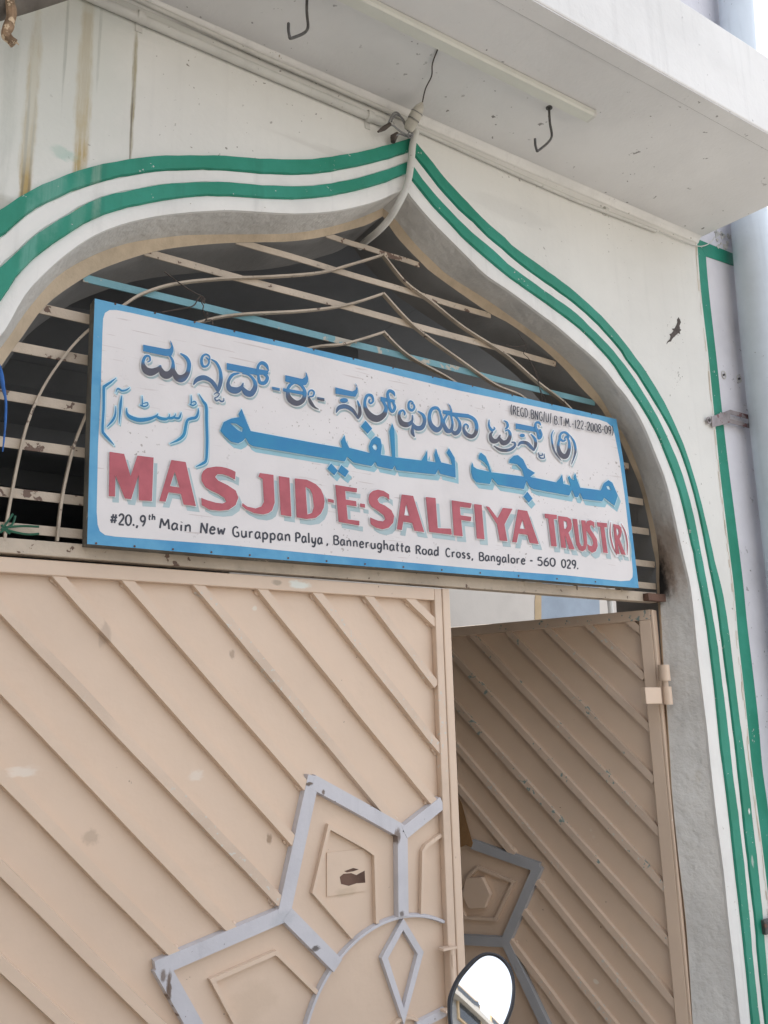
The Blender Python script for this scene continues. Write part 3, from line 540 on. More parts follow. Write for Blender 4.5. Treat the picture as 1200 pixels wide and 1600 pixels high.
# --- Kannada line
KS, KP = [], []
KP += [U1([(513, 398), (690, 432), (722, 430), (733, 410), (722, 362), (738, 385), (750, 420), (750, 450), (735, 485), (690, 487), (513, 449)])]
KS += [U1(p) for p in ([(545, 535, 8), (568, 520, 12), (560, 488, 14), (530, 492, 22), (512, 540, 26), (530, 592, 50), (575, 612, 58), (625, 592, 40), (652, 560, 14)], [(640, 560, 12), (665, 620, 50), (705, 635, 58), (740, 600, 40), (747, 540, 22), (732, 500, 16), (712, 478, 10)], [(745, 575, 14), (770, 645, 46), (815, 662, 58), (858, 622, 36), (872, 550, 30), (850, 500, 26), (803, 466, 10)],
 [(1000, 497, 8), (1018, 510, 12), (1028, 535, 14), (1010, 565, 16), (980, 565, 20), (968, 525, 22), (978, 488, 18), (1005, 474, 14), (1030, 490, 12), (1032, 520, 10)], [(1045, 512, 8), (1085, 540, 18), (1114, 600, 22), (1120, 670, 30), (1106, 735, 28), (1097, 772, 6)], [(905, 712, 8), (932, 672, 34), (985, 655, 38), (1040, 678, 30), (1075, 720, 30), (1095, 765, 12)],
 [(1065, 787, 7), (1085, 773, 9), (1108, 783, 9), (1092, 805, 10), (1072, 815, 10), (1085, 836, 12), (1108, 828, 10), (1118, 840, 12), (1140, 838, 12), (1142, 812, 5)])]
KP += [A1([(115, 240), (345, 285), (440, 300), (440, 330), (345, 335), (115, 293)])]
KS += [A1(p) for p in ([(215, 320, 10), (160, 335, 24), (127, 390, 24), (138, 440, 44), (190, 455, 50), (230, 430, 28), (244, 395, 8)], [(228, 415, 10), (262, 468, 44), (305, 480, 46), (337, 430, 36), (330, 380, 24), (290, 335, 16), (235, 322, 8)], [(443, 305, 5), (425, 262, 26), (392, 240, 28), (365, 258, 22), (356, 300, 22), (362, 345, 20), (375, 392, 26), (412, 395, 30), (432, 355, 26), (405, 325, 20)])]
KP += [A1([(470, 425), (530, 437), (530, 460), (470, 448)]), A1([(822, 505), (878, 515), (878, 540), (822, 528)]), A1([(555, 436), (735, 467), (738, 494), (555, 463)])]
KP += [A1([(572, 335), (705, 365), (725, 352), (735, 330), (728, 307), (742, 325), (752, 360), (750, 388), (735, 412), (700, 417), (572, 385)])]
KS += [A1(p) for p in ([(650, 395, 12), (612, 412, 24), (590, 455, 24), (605, 520, 44), (660, 555, 42), (710, 530, 36), (725, 470, 26), (700, 420, 20), (655, 396, 10)], [(752, 495, 12), (757, 465, 14), (778, 453, 14), (797, 470, 14), (788, 498, 14), (760, 503, 12)], [(752, 502, 12), (772, 550, 26), (800, 585, 16), (835, 603, 4)])]
KP += [A2([(113, 230), (245, 262), (270, 250), (280, 222), (263, 195), (280, 212), (288, 240), (288, 272), (270, 305), (230, 300), (113, 280)]), A2(ell((180, 333), 32, 20))]
KS += [A2(p) for p in ([(118, 430, 6), (142, 390, 32), (195, 380, 34), (250, 412, 28), (292, 475, 14)], [(285, 333, 8), (303, 390, 22), (303, 440, 28), (288, 477, 14)], [(385, 322, 12), (375, 340, 12), (388, 356, 14), (408, 335, 16), (395, 295, 20), (362, 295, 24), (343, 340, 22), (350, 400, 32), (388, 455, 50), (440, 475, 52), (492, 442, 40), (508, 390, 26), (490, 350, 22), (468, 322, 14)],
 [(578, 302, 5), (565, 272, 24), (535, 258, 24), (520, 285, 22), (530, 335, 26), (537, 390, 24), (558, 420, 24), (577, 388, 22), (562, 345, 18)], [(700, 362, 8), (718, 358, 12), (730, 385, 16), (712, 410, 20), (688, 395, 20), (685, 355, 16), (700, 338, 14), (722, 352, 10)],
 [(650, 450, 10), (655, 432, 14), (640, 410, 14), (615, 425, 22), (612, 470, 26), (635, 512, 40), (680, 520, 38), (712, 490, 18), (715, 445, 8)], [(708, 500, 12), (740, 545, 34), (785, 545, 36), (808, 500, 28), (800, 450, 24), (757, 416, 8)], [(715, 525, 8), (714, 580, 28), (730, 617, 8)],
 [(935, 425, 12), (905, 392, 24), (865, 402, 26), (847, 455, 26), (858, 520, 34), (902, 562, 42), (938, 535, 26), (944, 480, 20), (925, 415, 14)], [(1005, 425, 10), (985, 445, 16), (958, 500, 22), (982, 565, 36), (1015, 565, 28), (1027, 510, 18), (1012, 440, 14)], [(1015, 560, 12), (1048, 590, 34), (1080, 560, 30), (1080, 500, 20), (1035, 440, 14)])]
KP += [A2([(465, 303), (578, 327), (578, 350), (465, 340)]), A2([(950, 408), (1010, 412), (1012, 395), (990, 352), (1010, 372), (1024, 405), (1026, 425), (1150, 438), (1190, 458), (1200, 490), (1150, 470), (1030, 458), (950, 435)])]
KS += [A3(p) for p in ([(-8, 265, 20), (40, 270, 22), (85, 295, 24), (103, 340, 24), (95, 388, 26), (68, 412, 28), (30, 395, 28), (12, 355, 16), (24, 327, 12), (44, 340, 10), (38, 362, 6)], [(190, 295, 5), (188, 335, 14), (207, 368, 18), (228, 358, 10), (220, 345, 5)], [(215, 378, 10), (198, 402, 20), (212, 440, 34), (245, 440, 28), (266, 400, 8)], [(258, 415, 10), (283, 455, 34), (318, 445, 30), (335, 402, 22), (322, 368, 12), (300, 375, 8)], [(290, 302, 6), (312, 315, 14), (318, 342, 16), (300, 362, 8)], [(220, 476, 5), (268, 505, 20), (328, 505, 22), (365, 480, 18), (366, 455, 12), (343, 452, 8)],
 [(548, 336, 5), (535, 316, 16), (514, 318, 14), (512, 350, 20), (528, 388, 20), (535, 425, 20), (552, 402, 16), (540, 362, 14)], [(388, 480, 6), (410, 455, 22), (450, 458, 24), (482, 488, 22), (502, 512, 8)], [(478, 395, 6), (506, 428, 18), (512, 470, 20), (498, 512, 8)], [(530, 522, 5), (538, 542, 9), (558, 542, 8), (556, 525, 4)], [(533, 548, 6), (548, 562, 10), (572, 560, 8), (570, 530, 4)],
 [(637, 368, 4), (622, 410, 10), (640, 510, 12), (690, 581, 4)], [(712, 432, 8), (722, 412, 12), (738, 425, 10), (735, 398, 16), (710, 383, 16), (685, 395, 16), (680, 425, 18), (700, 443, 14), (722, 436, 10)], [(678, 425, 14), (668, 480, 20), (685, 535, 32), (720, 550, 34), (743, 505, 24), (744, 450, 16), (730, 420, 8)], [(745, 398, 4), (778, 450, 14), (788, 520, 14), (760, 606, 4)])]
KP += [A3([(373, 320), (520, 348), (535, 368), (530, 384), (373, 358)]), A3(ell((420, 405), 18, 13))]
# --- Urdu line
UP = []
UP.append([A1([(65, 770), (78, 735), (92, 702), (150, 674), (215, 662), (207, 638), (232, 598), (250, 645), (275, 710), (303, 772)])
 + A2([(0, 674), (165, 702), (155, 650), (185, 602), (195, 650), (222, 702), (382, 742), (375, 690), (395, 640), (430, 612), (465, 632), (477, 685), (468, 757), (555, 771), (545, 670), (535, 570), (558, 512), (575, 560), (582, 776), (785, 801), (810, 762), (830, 720), (832, 805), (895, 815), (885, 755), (900, 708), (915, 760), (940, 816), (1025, 836), (1010, 785), (980, 740), (1000, 706), (1045, 780), (1050, 850), (1053, 935), (930, 905), (918, 870), (895, 910), (590, 877), (576, 840), (558, 871), (440, 846), (425, 812), (395, 845), (255, 817), (205, 772), (187, 808)])
 + A1([(1035, 1008), (320, 890), (288, 870), (262, 825), (240, 850), (205, 868), (150, 855), (100, 812)]), A1([(142, 710), (190, 714), (240, 748), (235, 780), (200, 762)]), A2([(402, 692), (415, 672), (435, 680), (440, 705), (430, 722), (412, 712)])])
UP.append([A2([(80, 822), (132, 880), (105, 916), (50, 865)])]); UP.append([A2([(160, 835), (219, 885), (190, 931), (132, 885)])]); UP.append([A2([(350, 490), (400, 552), (365, 593), (312, 535)])])
UP.append([A3([(65, 655), (66, 615), (74, 592), (82, 622), (105, 637), (192, 656), (180, 620), (155, 590), (116, 565), (120, 540), (132, 523), (165, 548), (186, 595), (206, 660), (432, 690), (418, 640), (385, 605), (330, 594), (332, 573), (362, 545), (390, 541), (425, 570), (455, 632), (508, 664), (475, 692), (655, 730), (678, 705), (697, 676), (706, 740), (755, 752), (744, 722), (737, 696), (748, 684), (760, 705), (782, 715), (775, 692), (788, 667), (803, 720), (822, 767), (965, 785), (985, 738), (1018, 714), (1045, 732), (1066, 780), (1084, 822), (1060, 892), (1020, 862), (988, 836), (975, 862), (840, 846), (820, 802), (805, 834), (785, 830), (765, 782), (745, 822), (500, 777), (470, 760), (450, 720), (430, 777), (250, 747), (210, 702), (195, 742), (100, 730), (75, 700)]), A3([(1003, 757), (1022, 754), (1036, 785), (1012, 776)])])
UP.append([A3([(455, 795), (491, 842), (465, 871), (428, 828)])])
US = [U1(p) for p in ([(303, 657, 4), (262, 690, 16), (215, 722, 22), (207, 740, 22), (205, 900, 20), (197, 1060, 20), (212, 1098, 20), (245, 1135, 16), (286, 1179, 5)], [(300, 772, 4), (316, 740, 12), (348, 757, 14), (385, 750, 12), (410, 732, 4)], [(347, 795, 6), (338, 860, 20), (332, 940, 14), (329, 1016, 3)], [(300, 878, 5), (297, 940, 14), (275, 990, 18), (230, 1040, 4)],
 [(385, 893, 6), (386, 930, 16), (412, 962, 28), (480, 985, 32), (560, 977, 26), (612, 955, 16), (630, 935, 5)], [(612, 952, 14), (645, 972, 24), (690, 978, 22), (715, 962, 12), (720, 938, 4)], [(705, 972, 14), (740, 970, 22), (762, 952, 10), (766, 935, 4)], [(752, 966, 14), (790, 972, 18), (806, 945, 12), (810, 925, 4)], [(505, 798, 5), (507, 840, 9), (506, 872, 8)], [(488, 868, 8), (520, 880, 12), (548, 870, 9), (545, 850, 9), (512, 858, 8)], [(888, 793, 5), (889, 830, 9), (888, 862, 8)], [(876, 862, 8), (902, 872, 11), (926, 858, 9), (914, 840, 9), (888, 852, 7)],
 [(943, 893, 5), (942, 930, 15), (925, 965, 22), (885, 975, 22), (858, 990, 20), (846, 1035, 22), (835, 1090, 24), (815, 1120, 24), (780, 1145, 18), (722, 1170, 4)], [(948, 783, 4), (980, 838, 16), (1005, 880, 22), (1008, 990, 22), (1012, 1110, 22), (1012, 1180, 22), (1005, 1295, 20), (978, 1325, 20), (925, 1350, 5)])]
# --- English line
EP = [[L1([(250, 133), (365, 150), (415, 322), (468, 163), (595, 178), (582, 517), (480, 512), (478, 312), (420, 503), (370, 497), (298, 317), (294, 483), (245, 480)])],
 [L1([(733, 197), (845, 213), (925, 557), (828, 545), (808, 462), (712, 449), (688, 523), (638, 518)]), L1([(760, 290), (797, 412), (723, 400)])],
 [L2([(185, 190), (150, 172), (110, 158), (70, 150), (30, 148), (-40, 160), (-70, 185), (-82, 215), (-82, 260), (-50, 310), (-10, 335), (50, 362), (95, 392), (112, 422), (85, 437), (30, 430), (-40, 410), (-84, 392), (-80, 450), (-20, 484), (60, 493), (130, 486), (185, 448), (207, 390), (185, 335), (125, 295), (50, 258), (25, 230), (42, 208), (85, 208), (135, 226), (180, 250)])],
 [L2([(372, 198), (480, 213), (490, 430), (470, 490), (440, 512), (400, 522), (330, 512), (262, 480), (235, 455), (238, 432), (275, 460), (340, 475), (385, 460), (405, 425), (395, 245), (362, 228)])],
 [L2([(520, 222), (605, 235), (620, 538), (537, 525)])],
 [L2([(645, 240), (740, 250), (810, 285), (850, 325), (872, 375), (880, 420), (872, 470), (850, 515), (810, 548), (740, 558), (660, 545)]), L2([(730, 305), (765, 325), (785, 370), (795, 460), (780, 510), (745, 522)])],
 [L2([(903, 397), (950, 408), (952, 432), (907, 424)])],
 [L2([(962, 290), (1132, 318), (1130, 350), (1040, 338), (1045, 405), (1125, 418), (1130, 460), (1050, 447), (1060, 560), (1150, 572), (1150, 608), (988, 580)])],
 [L3([(105, 235), (143, 240), (145, 270), (107, 264)])],
 [L3([(332, 165), (290, 138), (245, 128), (205, 138), (180, 160), (172, 195), (175, 230), (195, 262), (240, 290), (290, 328), (303, 357), (285, 376), (245, 370), (215, 358), (184, 345), (188, 398), (230, 425), (280, 438), (330, 425), (365, 385), (372, 335), (350, 288), (300, 252), (255, 232), (242, 205), (260, 183), (290, 180), (315, 190), (335, 210)])],
 [L3([(430, 165), (520, 177), (607, 460), (530, 448), (512, 388), (443, 378), (432, 443), (393, 438)]), L3([(465, 240), (490, 333), (451, 327)])],
 [L3([(618, 185), (695, 193), (712, 428), (815, 432), (822, 480), (645, 458)])],
 [L3([(820, 210), (978, 235), (968, 272), (885, 262), (890, 328), (975, 340), (970, 375), (895, 365), (907, 492), (838, 485)])],
 [L3([(995, 240), (1055, 247), (1077, 515), (1017, 510)])],
 [L4([(-15, 102), (12, 108), (75, 192), (115, 115), (188, 122), (128, 240), (150, 365), (92, 360), (72, 240)])],
 [L4([(228, 128), (298, 138), (385, 387), (316, 378), (300, 318), (233, 308), (220, 375), (185, 372)]), L4([(262, 205), (282, 275), (243, 270)])],
 [L4([(427, 158), (520, 168), (520, 200), (496, 198), (520, 405), (478, 402), (455, 195), (432, 192)])],
 [L4([(528, 175), (600, 185), (624, 200), (633, 235), (628, 275), (607, 302), (655, 428), (612, 424), (578, 315), (590, 417), (553, 412)]), L4([(570, 212), (592, 218), (598, 250), (588, 273), (575, 270)])],
 [L4([(637, 195), (672, 200), (692, 375), (705, 402), (720, 398), (722, 370), (702, 207), (735, 210), (748, 380), (738, 425), (712, 442), (685, 430), (665, 390)])],
 [L4([(800, 222), (770, 207), (745, 215), (733, 245), (740, 285), (765, 318), (785, 350), (793, 383), (783, 402), (765, 398), (748, 385), (755, 430), (785, 452), (812, 440), (827, 400), (820, 350), (795, 308), (775, 280), (768, 256), (775, 243), (790, 250), (803, 268)])],
 [L4([(820, 222), (897, 230), (895, 262), (876, 260), (902, 455), (868, 450), (845, 258), (825, 255)])],
 [L4([(942, 235), (985, 245), (1003, 262), (1008, 295), (1000, 330), (990, 347), (1037, 468), (1003, 463), (972, 365), (990, 463), (963, 457)]), L4([(965, 268), (980, 274), (985, 303), (976, 324), (970, 318)])]]
ES = [L4([(925, 222, 3), (920, 300, 8), (938, 400, 9), (972, 472, 3)]), L4([(1000, 232, 3), (1030, 290, 8), (1048, 380, 9), (1048, 470, 3)])]
def line_paint(polys, strokes, so_, ow, h0, mt, sm, om, par, nm, outline=True, sg=0.0, label=None):
    s_ = Paint(h0)
    for l in polys: s_.poly(l, sg, so_)
    for p in strokes: s_.ribbon(p, sg, so_)
    s_.build(nm+'_drop_shadow', sm, par)
    if outline:
        o_ = Paint(h0+.0028)
        for l in polys: o_.poly(l, ow)
        for p in strokes: o_.ribbon(p, ow)
        o_.build(nm+'_outline', om, par)
    t_ = Paint(h0+.0056)
    for l in polys: t_.poly(l)
    for p in strokes: t_.ribbon(p)
    return t_.build(nm, mt, par, label=label)
# blue-to-slate painted blend of the Kannada letters, along the line of writing
t = NT('kannada_letter_blend'); e1, e2 = at(230, 570, YS), at(880, 699, YS); slope = (e2.z-e1.z)/(e2.x-e1.x)
sx = t.N.new('ShaderNodeSeparateXYZ'); t.L.new(t.pos, sx.inputs[0])
v = t.op('SUBTRACT', sx.outputs[2], t.op('MULTIPLY', sx.outputs[0], slope)); v = t.op('SUBTRACT', v, e1.z-slope*e1.x)
v = t.op('ADD', v, t.op('MULTIPLY', t.op('SUBTRACT', t.noise(7, 2), .5), .03))
n = t.noise(4, 3, off=(2, 0, 0)); dk = t.mix(t.ramp(n, .45, .55), (.075, .075, .10), (.06, .13, .25))
t.link(t.mix(t.ramp(v, -.010, .010), dk, (.035, .20, .42)), t.b.inputs['Base Color']); t.b.inputs['Roughness'].default_value = .55
line_paint([[p] for p in KP], KS, (2.5, 3.5), 1.7, .0012, t.m, 'teal', 'outline', sgn, 'kannada_lettering', sg=.6, label='Kannada lettering fading from blue to slate')
line_paint(UP, US[:0], (5.4, 8.6), 2.3, .0012, 'arabic', 'tealb', 'outlineb', sgn, 'urdu_lettering', sg=.8, label='large blue Urdu lettering')
line_paint([], US, (2.2, 2.8), 1.6, .0012, 'arabic', 'tealb', 'outlineb', sgn, 'small_urdu_lettering', sg=.5, label='small bracketed blue Urdu lettering')
line_paint(EP, ES, (6.6, 8.8), 2.3, .0012, 'red', 'teal', 'outline', sgn, 'english_lettering', sg=.3, label='large red English lettering')
# --- small lettering: a single-stroke hand, x 0..w, y 0 baseline .. 1 cap height
G = {
'#': (.75, [[(.2, .1), (.35, .95)], [(.48, .1), (.62, .95)], [(.05, .36), (.7, .36)], [(.1, .66), (.75, .66)]]),
'0': (.6, ['o', [(.3, 1), (.08, .8), (.04, .5), (.08, .2), (.3, 0), (.52, .2), (.56, .5), (.52, .8), (.3, 1)]]),
'1': (.34, [[(.17, 1), (.17, 0)]]), '2': (.58, [[(.06, .78), (.16, .96), (.36, 1), (.5, .84), (.46, .6), (.25, .3), (.04, .02)], [(.04, .02), (.56, .02)]]),
'5': (.58, [[(.52, .98), (.14, .98)], [(.14, .98), (.1, .58)], [(.1, .58), (.3, .64), (.5, .5), (.52, .22), (.36, .02), (.05, .06)]]),
'6': (.58, [[(.48, .98), (.25, .8), (.08, .45), (.1, .12), (.3, 0), (.5, .14), (.5, .42), (.3, .54), (.1, .4)]]),
'8': (.58, [[(.3, .54), (.1, .7), (.14, .94), (.3, 1), (.46, .94), (.5, .7), (.3, .54), (.06, .32), (.08, .08), (.3, 0), (.52, .08), (.54, .32), (.3, .54)]]),
'9': (.58, [[(.5, .62), (.3, .44), (.1, .58), (.1, .86), (.3, 1), (.48, .9), (.52, .62), (.44, .25), (.28, .0)]]),
'-': (.4, [[(.06, .42), (.34, .42)]]), '.': (.24, [[(.02, .05), (.20, .07)]]), ',': (.24, [[(.14, .08), (.05, -.2)]]), ' ': (.36, []),
'(': (.26, [[(.22, 1.12), (.08, .8), (.06, .3), (.2, -.1)]]), ')': (.26, [[(.04, 1.12), (.18, .8), (.2, .3), (.06, -.1)]]), '/': (.3, [[(.06, -.1), (.24, 1.1)]]),
'A': (.6, [[(.02, 0), (.3, 1)], [(.3, 1), (.58, 0)]]), 'B': (.58, [[(.08, 0), (.08, 1)], [(.08, 1), (.4, .98), (.5, .78), (.36, .56), (.08, .54)], [(.3, .54), (.52, .44), (.54, .16), (.34, 0), (.08, 0)]]),
'C': (.56, [[(.5, .84), (.34, 1), (.12, .84), (.05, .5), (.12, .14), (.32, 0), (.52, .14)]]), 'D': (.6, [[(.08, 0), (.08, 1)], [(.08, 1), (.36, .94), (.54, .5), (.36, .06), (.08, 0)]]),
'E': (.5, [[(.08, 0), (.08, 1)], [(.08, 1), (.46, 1)], [(.08, .52), (.4, .52)], [(.08, 0), (.48, 0)]]), 'G': (.62, [[(.5, .86), (.34, 1), (.12, .84), (.05, .5), (.12, .14), (.34, 0), (.54, .1), (.54, .42)], [(.56, .43), (.34, .43)]]),
'M': (.8, [[(.06, 0), (.14, 1)], [(.14, 1), (.4, .3)], [(.4, .3), (.66, 1)], [(.66, 1), (.76, 0)]]), 'N': (.64, [[(.07, 0), (.1, 1)], [(.1, 1), (.54, 0)], [(.54, 0), (.56, 1)]]),
'P': (.54, [[(.09, 0), (.09, 1)], [(.09, 1), (.36, .98), (.5, .78), (.4, .52), (.09, .46)]]), 'R': (.58, [[(.09, 0), (.09, 1)], [(.09, 1), (.38, .98), (.5, .78), (.36, .54), (.09, .5)], [(.28, .5), (.55, 0)]]),
'T': (.54, [[(.27, 0), (.27, 1)], [(.02, 1), (.52, 1)]]), 'U': (.6, [[(.08, 1), (.08, .3), (.16, .05), (.3, 0), (.44, .05), (.52, .3), (.52, 1)]]),
'a': (.52, [[(.44, .6), (.2, .64), (.06, .36), (.1, .06), (.26, .02), (.42, .3)], [(.45, .64), (.42, .3), (.5, 0)]]), 'd': (.54, [[(.44, .55), (.2, .62), (.06, .36), (.1, .06), (.26, .02), (.44, .28)], [(.46, 1.1), (.45, 0)]]),
'e': (.5, [[(.08, .34), (.42, .4), (.36, .62), (.2, .64), (.06, .36), (.12, .06), (.3, 0), (.46, .12)]]), 'g': (.52, [[(.44, .58), (.2, .64), (.06, .38), (.12, .1), (.28, .08), (.43, .34)], [(.46, .64), (.43, .0), (.32, -.34), (.08, -.28)]]),
'h': (.52, [[(.09, 1.08), (.09, 0)], [(.09, .4), (.24, .62), (.4, .56), (.44, 0)]]), 'i': (.24, [[(.11, .62), (.12, 0)], [(.11, .86), (.13, .92)]]), 'l': (.24, [[(.11, 1.08), (.12, 0)]]),
'n': (.54, [[(.09, .64), (.09, 0)], [(.09, .42), (.25, .63), (.41, .56), (.45, 0)]]), 'o': (.52, [[(.26, .64), (.08, .5), (.07, .16), (.26, 0), (.45, .16), (.45, .5), (.26, .64)]]),
'p': (.54, [[(.09, .64), (.08, -.36)], [(.09, .46), (.28, .64), (.46, .44), (.42, .12), (.26, .02), (.09, .14)]]), 'r': (.42, [[(.1, .64), (.1, 0)], [(.1, .4), (.22, .6), (.38, .6)]]),
's': (.44, [[(.38, .56), (.22, .64), (.08, .5), (.22, .34), (.36, .2), (.28, .02), (.06, .06)]]), 't': (.36, [[(.18, .95), (.16, .12), (.3, .02)], [(.04, .64), (.34, .64)]]),
'u': (.54, [[(.08, .64), (.08, .15), (.22, 0), (.4, .12), (.44, .64)], [(.44, .64), (.47, 0)]]), 'w': (.7, [[(.06, .64), (.18, 0)], [(.18, 0), (.34, .5)], [(.34, .5), (.48, 0)], [(.48, 0), (.62, .64)]]), 'y': (.52, [[(.08, .64), (.1, .2), (.24, .06), (.4, .2)], [(.46, .64), (.4, 0), (.26, -.36), (.06, -.28)]]),
}
rl = random.Random(3)
def write(pt, s, a, b, cap, wd, lean=.0):
    adv = [G[c][0]+.12 for c in s]; tot = sum(adv)-.12; dx, dy = (b[0]-a[0])/tot, (b[1]-a[1])/tot; x = 0
    for c, ad in zip(s, adv):
        jit = rl.uniform(-.02, .02)
        for st in G[c][1]:
            if isinstance(st, str): continue
            q = []
            for u, v in st:
                X = x+u+v*lean; yy = v+jit
                q.append((a[0]+dx*X-.02*cap*yy, a[1]+dy*X-cap*yy))
            m = len(q); pt.ribbon([(p[0], p[1], wd*(.8 if i in (0, m-1) and m > 2 else 1.05)*rl.uniform(.92, 1.08)) for i, p in enumerate(q)], k=4)
        x += ad
def word(s_, *a):
    ink = Paint(.0014); write(ink, s_, *a); ink.build('address_word', 'ink', sgn)
def Lp(f, p): return f([p])[0]
word('#20.,9', Lp(L1, (255, 692)), Lp(L1, (535, 716)), 16.5, 2.82, .06)
word('th', Lp(L1, (556, 660)), Lp(L1, (612, 664)), 8.5, 2.15, .06)
word('Main', Lp(L1, (642, 727)), Lp(L1, (893, 756)), 15.5, 2.82, .06)
word('New', Lp(L1, (960, 764)), Lp(L1, (1160, 778)), 16, 2.82, .06)
word('Gurappan', Lp(L2, (165, 690)), Lp(L2, (620, 728)), 15.5, 2.60)
word('Palya', Lp(L2, (655, 733)), Lp(L2, (868, 752)), 14.5, 2.60)
word(',', Lp(L2, (898, 750)), Lp(L2, (916, 752)), 15, 2.49)
word('Bannerughatta', (520.5, 850.6), (640.5, 863), 13.5, 2.37)
word('Road', Lp(L3, (545, 627)), Lp(L3, (727, 641)), 13, 2.37)
word('Cross,', Lp(L3, (780, 647)), Lp(L3, (998, 668)), 13, 2.26)
word('Bangalore', (748, 875.5), (820.5, 881.5), 12.5, 2.26)
word('-', Lp(L4, (322, 533)), Lp(L4, (350, 535)), 12, 2.26)
word('560', Lp(L4, (380, 543)), Lp(L4, (516, 553)), 12.8, 2.26)
word('029.', Lp(L4, (562, 560)), Lp(L4, (690, 573)), 12.8, 2.26)
reg = Paint(.0102)
write(reg, '(REGD.BNG/U/', Lp(A3, (336, 258)), Lp(A3, (618, 318)), 13.5, 1.4)
write(reg, 'B.T.M.-122-2008-09)', Lp(A3, (638, 328)), Lp(A3, (1046, 404)), 12.8, 1.4)
reg.build('registration_lettering', 'ink', sgn, label='narrow dark registration number in brackets')
# nails along the border
for x, y in [(150+i*60, 853+i*4.62) for i in range(14)]+[(180+i*62, 479+i*14.3) for i in range(13)]:
    p = at(x, y-4, YS); MB().tube([p, p+Vector((0, -.0025, 0))], .0035, 8).build('nail_head', 'rust', sgn)
# wires that tie the board to the grille
tie = thing('tie_wire', 'twisted rusty wire tying the signboard to the grille, left', 'wire', tuple(at(315, 480, .13)))
Wz = blk(160, 380, 5)
def wy(pts, Y): return [at(x, y, Y) for x, y in Wz(pts)]
wires(tie, [wy([(485, 222), (600, 310), (700, 375), (770, 410)], .135), wy([(770, 410), (745, 440), (715, 485), (650, 505), (460, 540)], .135), wy([(775, 410), (800, 440), (775, 460), (790, 490), (785, 520), (800, 560), (815, 590), (800, 610)], .12), wy([(770, 410), (780, 450), (800, 470), (785, 430)], .13), wy([(815, 540), (825, 570), (810, 600), (855, 600), (860, 640)], .11)], .0022, 'wire', 'strand')
tie2 = thing('tie_wire', 'thin dark wire hanging from the grille to the right end of the board', 'wire', tuple(at(822, 540, .14)))
wires(tie2, [[at(x, y, .145) for x, y in R2([(245, 950), (300, 1030), (310, 1070), (290, 1110), (330, 1150), (370, 1230), (400, 1310), (420, 1400), (440, 1500)])], [at(x, y, .145) for x, y in R2([(150, 1045), (230, 1058), (310, 1050)])], [at(x, y, .145) for x, y in R2([(330, 1150), (400, 1280), (415, 1380), (455, 1460), (455, 1500)])]], .0016, 'wire', 'strand')
bs = thing('plastic_string', 'blue plastic string dangling at the left end of the grille', 'string', tuple(at(4, 600, .14)))
MB().tube(cr([tuple(at(x, y, .14)) for x, y in ((-6, 560), (1, 580), (5, 605), (9, 625), (9, 650), (7, 680), (4, 706))], 4), [.004, .005, .005, .006, .006, .007, .007, .007, .006, .006, .005, .004, .004, .004, .004, .004, .004, .004, .0035, .003, .003, .003, .0025, .0025, .002], 7).build('strand', 'bluestr', bs, smooth=True)
gs = thing('plastic_string', 'green plastic string tied around the lowest grille bar', 'string', tuple(at(10, 825, .14)))
for pth in ([(2, 828), (12, 815), (20, 803)], [(0, 832), (10, 826), (20, 818), (24, 806)], [(8, 824), (35, 822), (61, 823)], [(4, 826), (25, 832), (45, 835), (61, 834)], [(2, 820), (10, 830), (16, 834)]):
    MB().tube(cr([tuple(at(x, y, .15)) for x, y in pth], 4), .0035, 6).build('strand', 'greenstr', gs, smooth=True)
# ------------------------------------------------------------------ gate leaves
def leaf_kit(o, n, par):
    n = Vector(n).normalized()
    P = lambda p, h=0.0: atp(p[0], p[1], o, n)+n*h
    return P, n
YL = .192
gl = thing('gate_leaf', 'closed beige steel gate leaf with diagonal ribs and lilac star, left', 'gate', tuple(at(703, 1500, YL)))
PL, nL = leaf_kit(Vector((0, YL, 0)), (0, -1, 0), gl)
xl0 = CON['back'][0][10].x+.01
ztop = (at(0, 871, YL-.030).z+at(690, 919, YL-.030).z)/2; xst = at(703.5, 922, YL-.030).x; xst2 = at(724, 1500, YL-.030).x
xs = (xst+xst2)/2; zbot = .06
MB().box((xl0, YL, zbot), (xs-.004, YL+.004, ztop-.004)).build('sheet', 'gate', gl)
def onL(px, py): return atp(px, py, Vector((0, YL-.018, 0)), Vector((0, -1, 0)))
zin = (onL(75, 900).z+onL(485, 926).z)/2; xin = (onL(676, 940).x+onL(686, 1170).x)/2; xmid = (onL(689.5, 930).x+onL(708, 1500).x)/2
fr = MB(); fr.box((xl0, YL-.030, zin), (xin-.0005, YL-.0002, ztop)); fr.build('top_rail', 'gate', gl, bevel=.003)
MB().box((xin, YL-.030, zbot), (xmid, YL-.0002, ztop-.0005)).build('lock_stile', 'gateworn', gl, bevel=.003)
MB().box((xmid+.0012, YL-.034, zbot), (xs, YL+.02, ztop+.002)).build('meeting_strip', 'gate', gl, bevel=.004)
MB().box((xl0, YL-.0295, zbot), (xl0+.06, YL-.0003, zin-.0005)).build('hinge_stile', 'gate', gl, bevel=.003)
MB().box((xl0+.0605, YL-.0295, zbot), (xin-.0005, YL-.0003, zbot+.06)).build('bottom_rail', 'gate', gl, bevel=.003)
RW, RD = .036, .025
def welds(m_, p, d, n):
    sd = d.cross(n).normalized()
    for sg in (-1, 1):
        for k in range(random.randint(1, 3)):
            c = p+sd*sg*(RW/2+.001)+d*random.uniform(-.008, .012)+n*random.uniform(.001, .006); rr_ = random.uniform(.004, .007)
            m_.tube([c-d*rr_*1.5, c-d*rr_*.7, c+d*rr_*.5, c+d*rr_*1.5], [rr_*.3, rr_, rr_*.9, rr_*.3], 7)
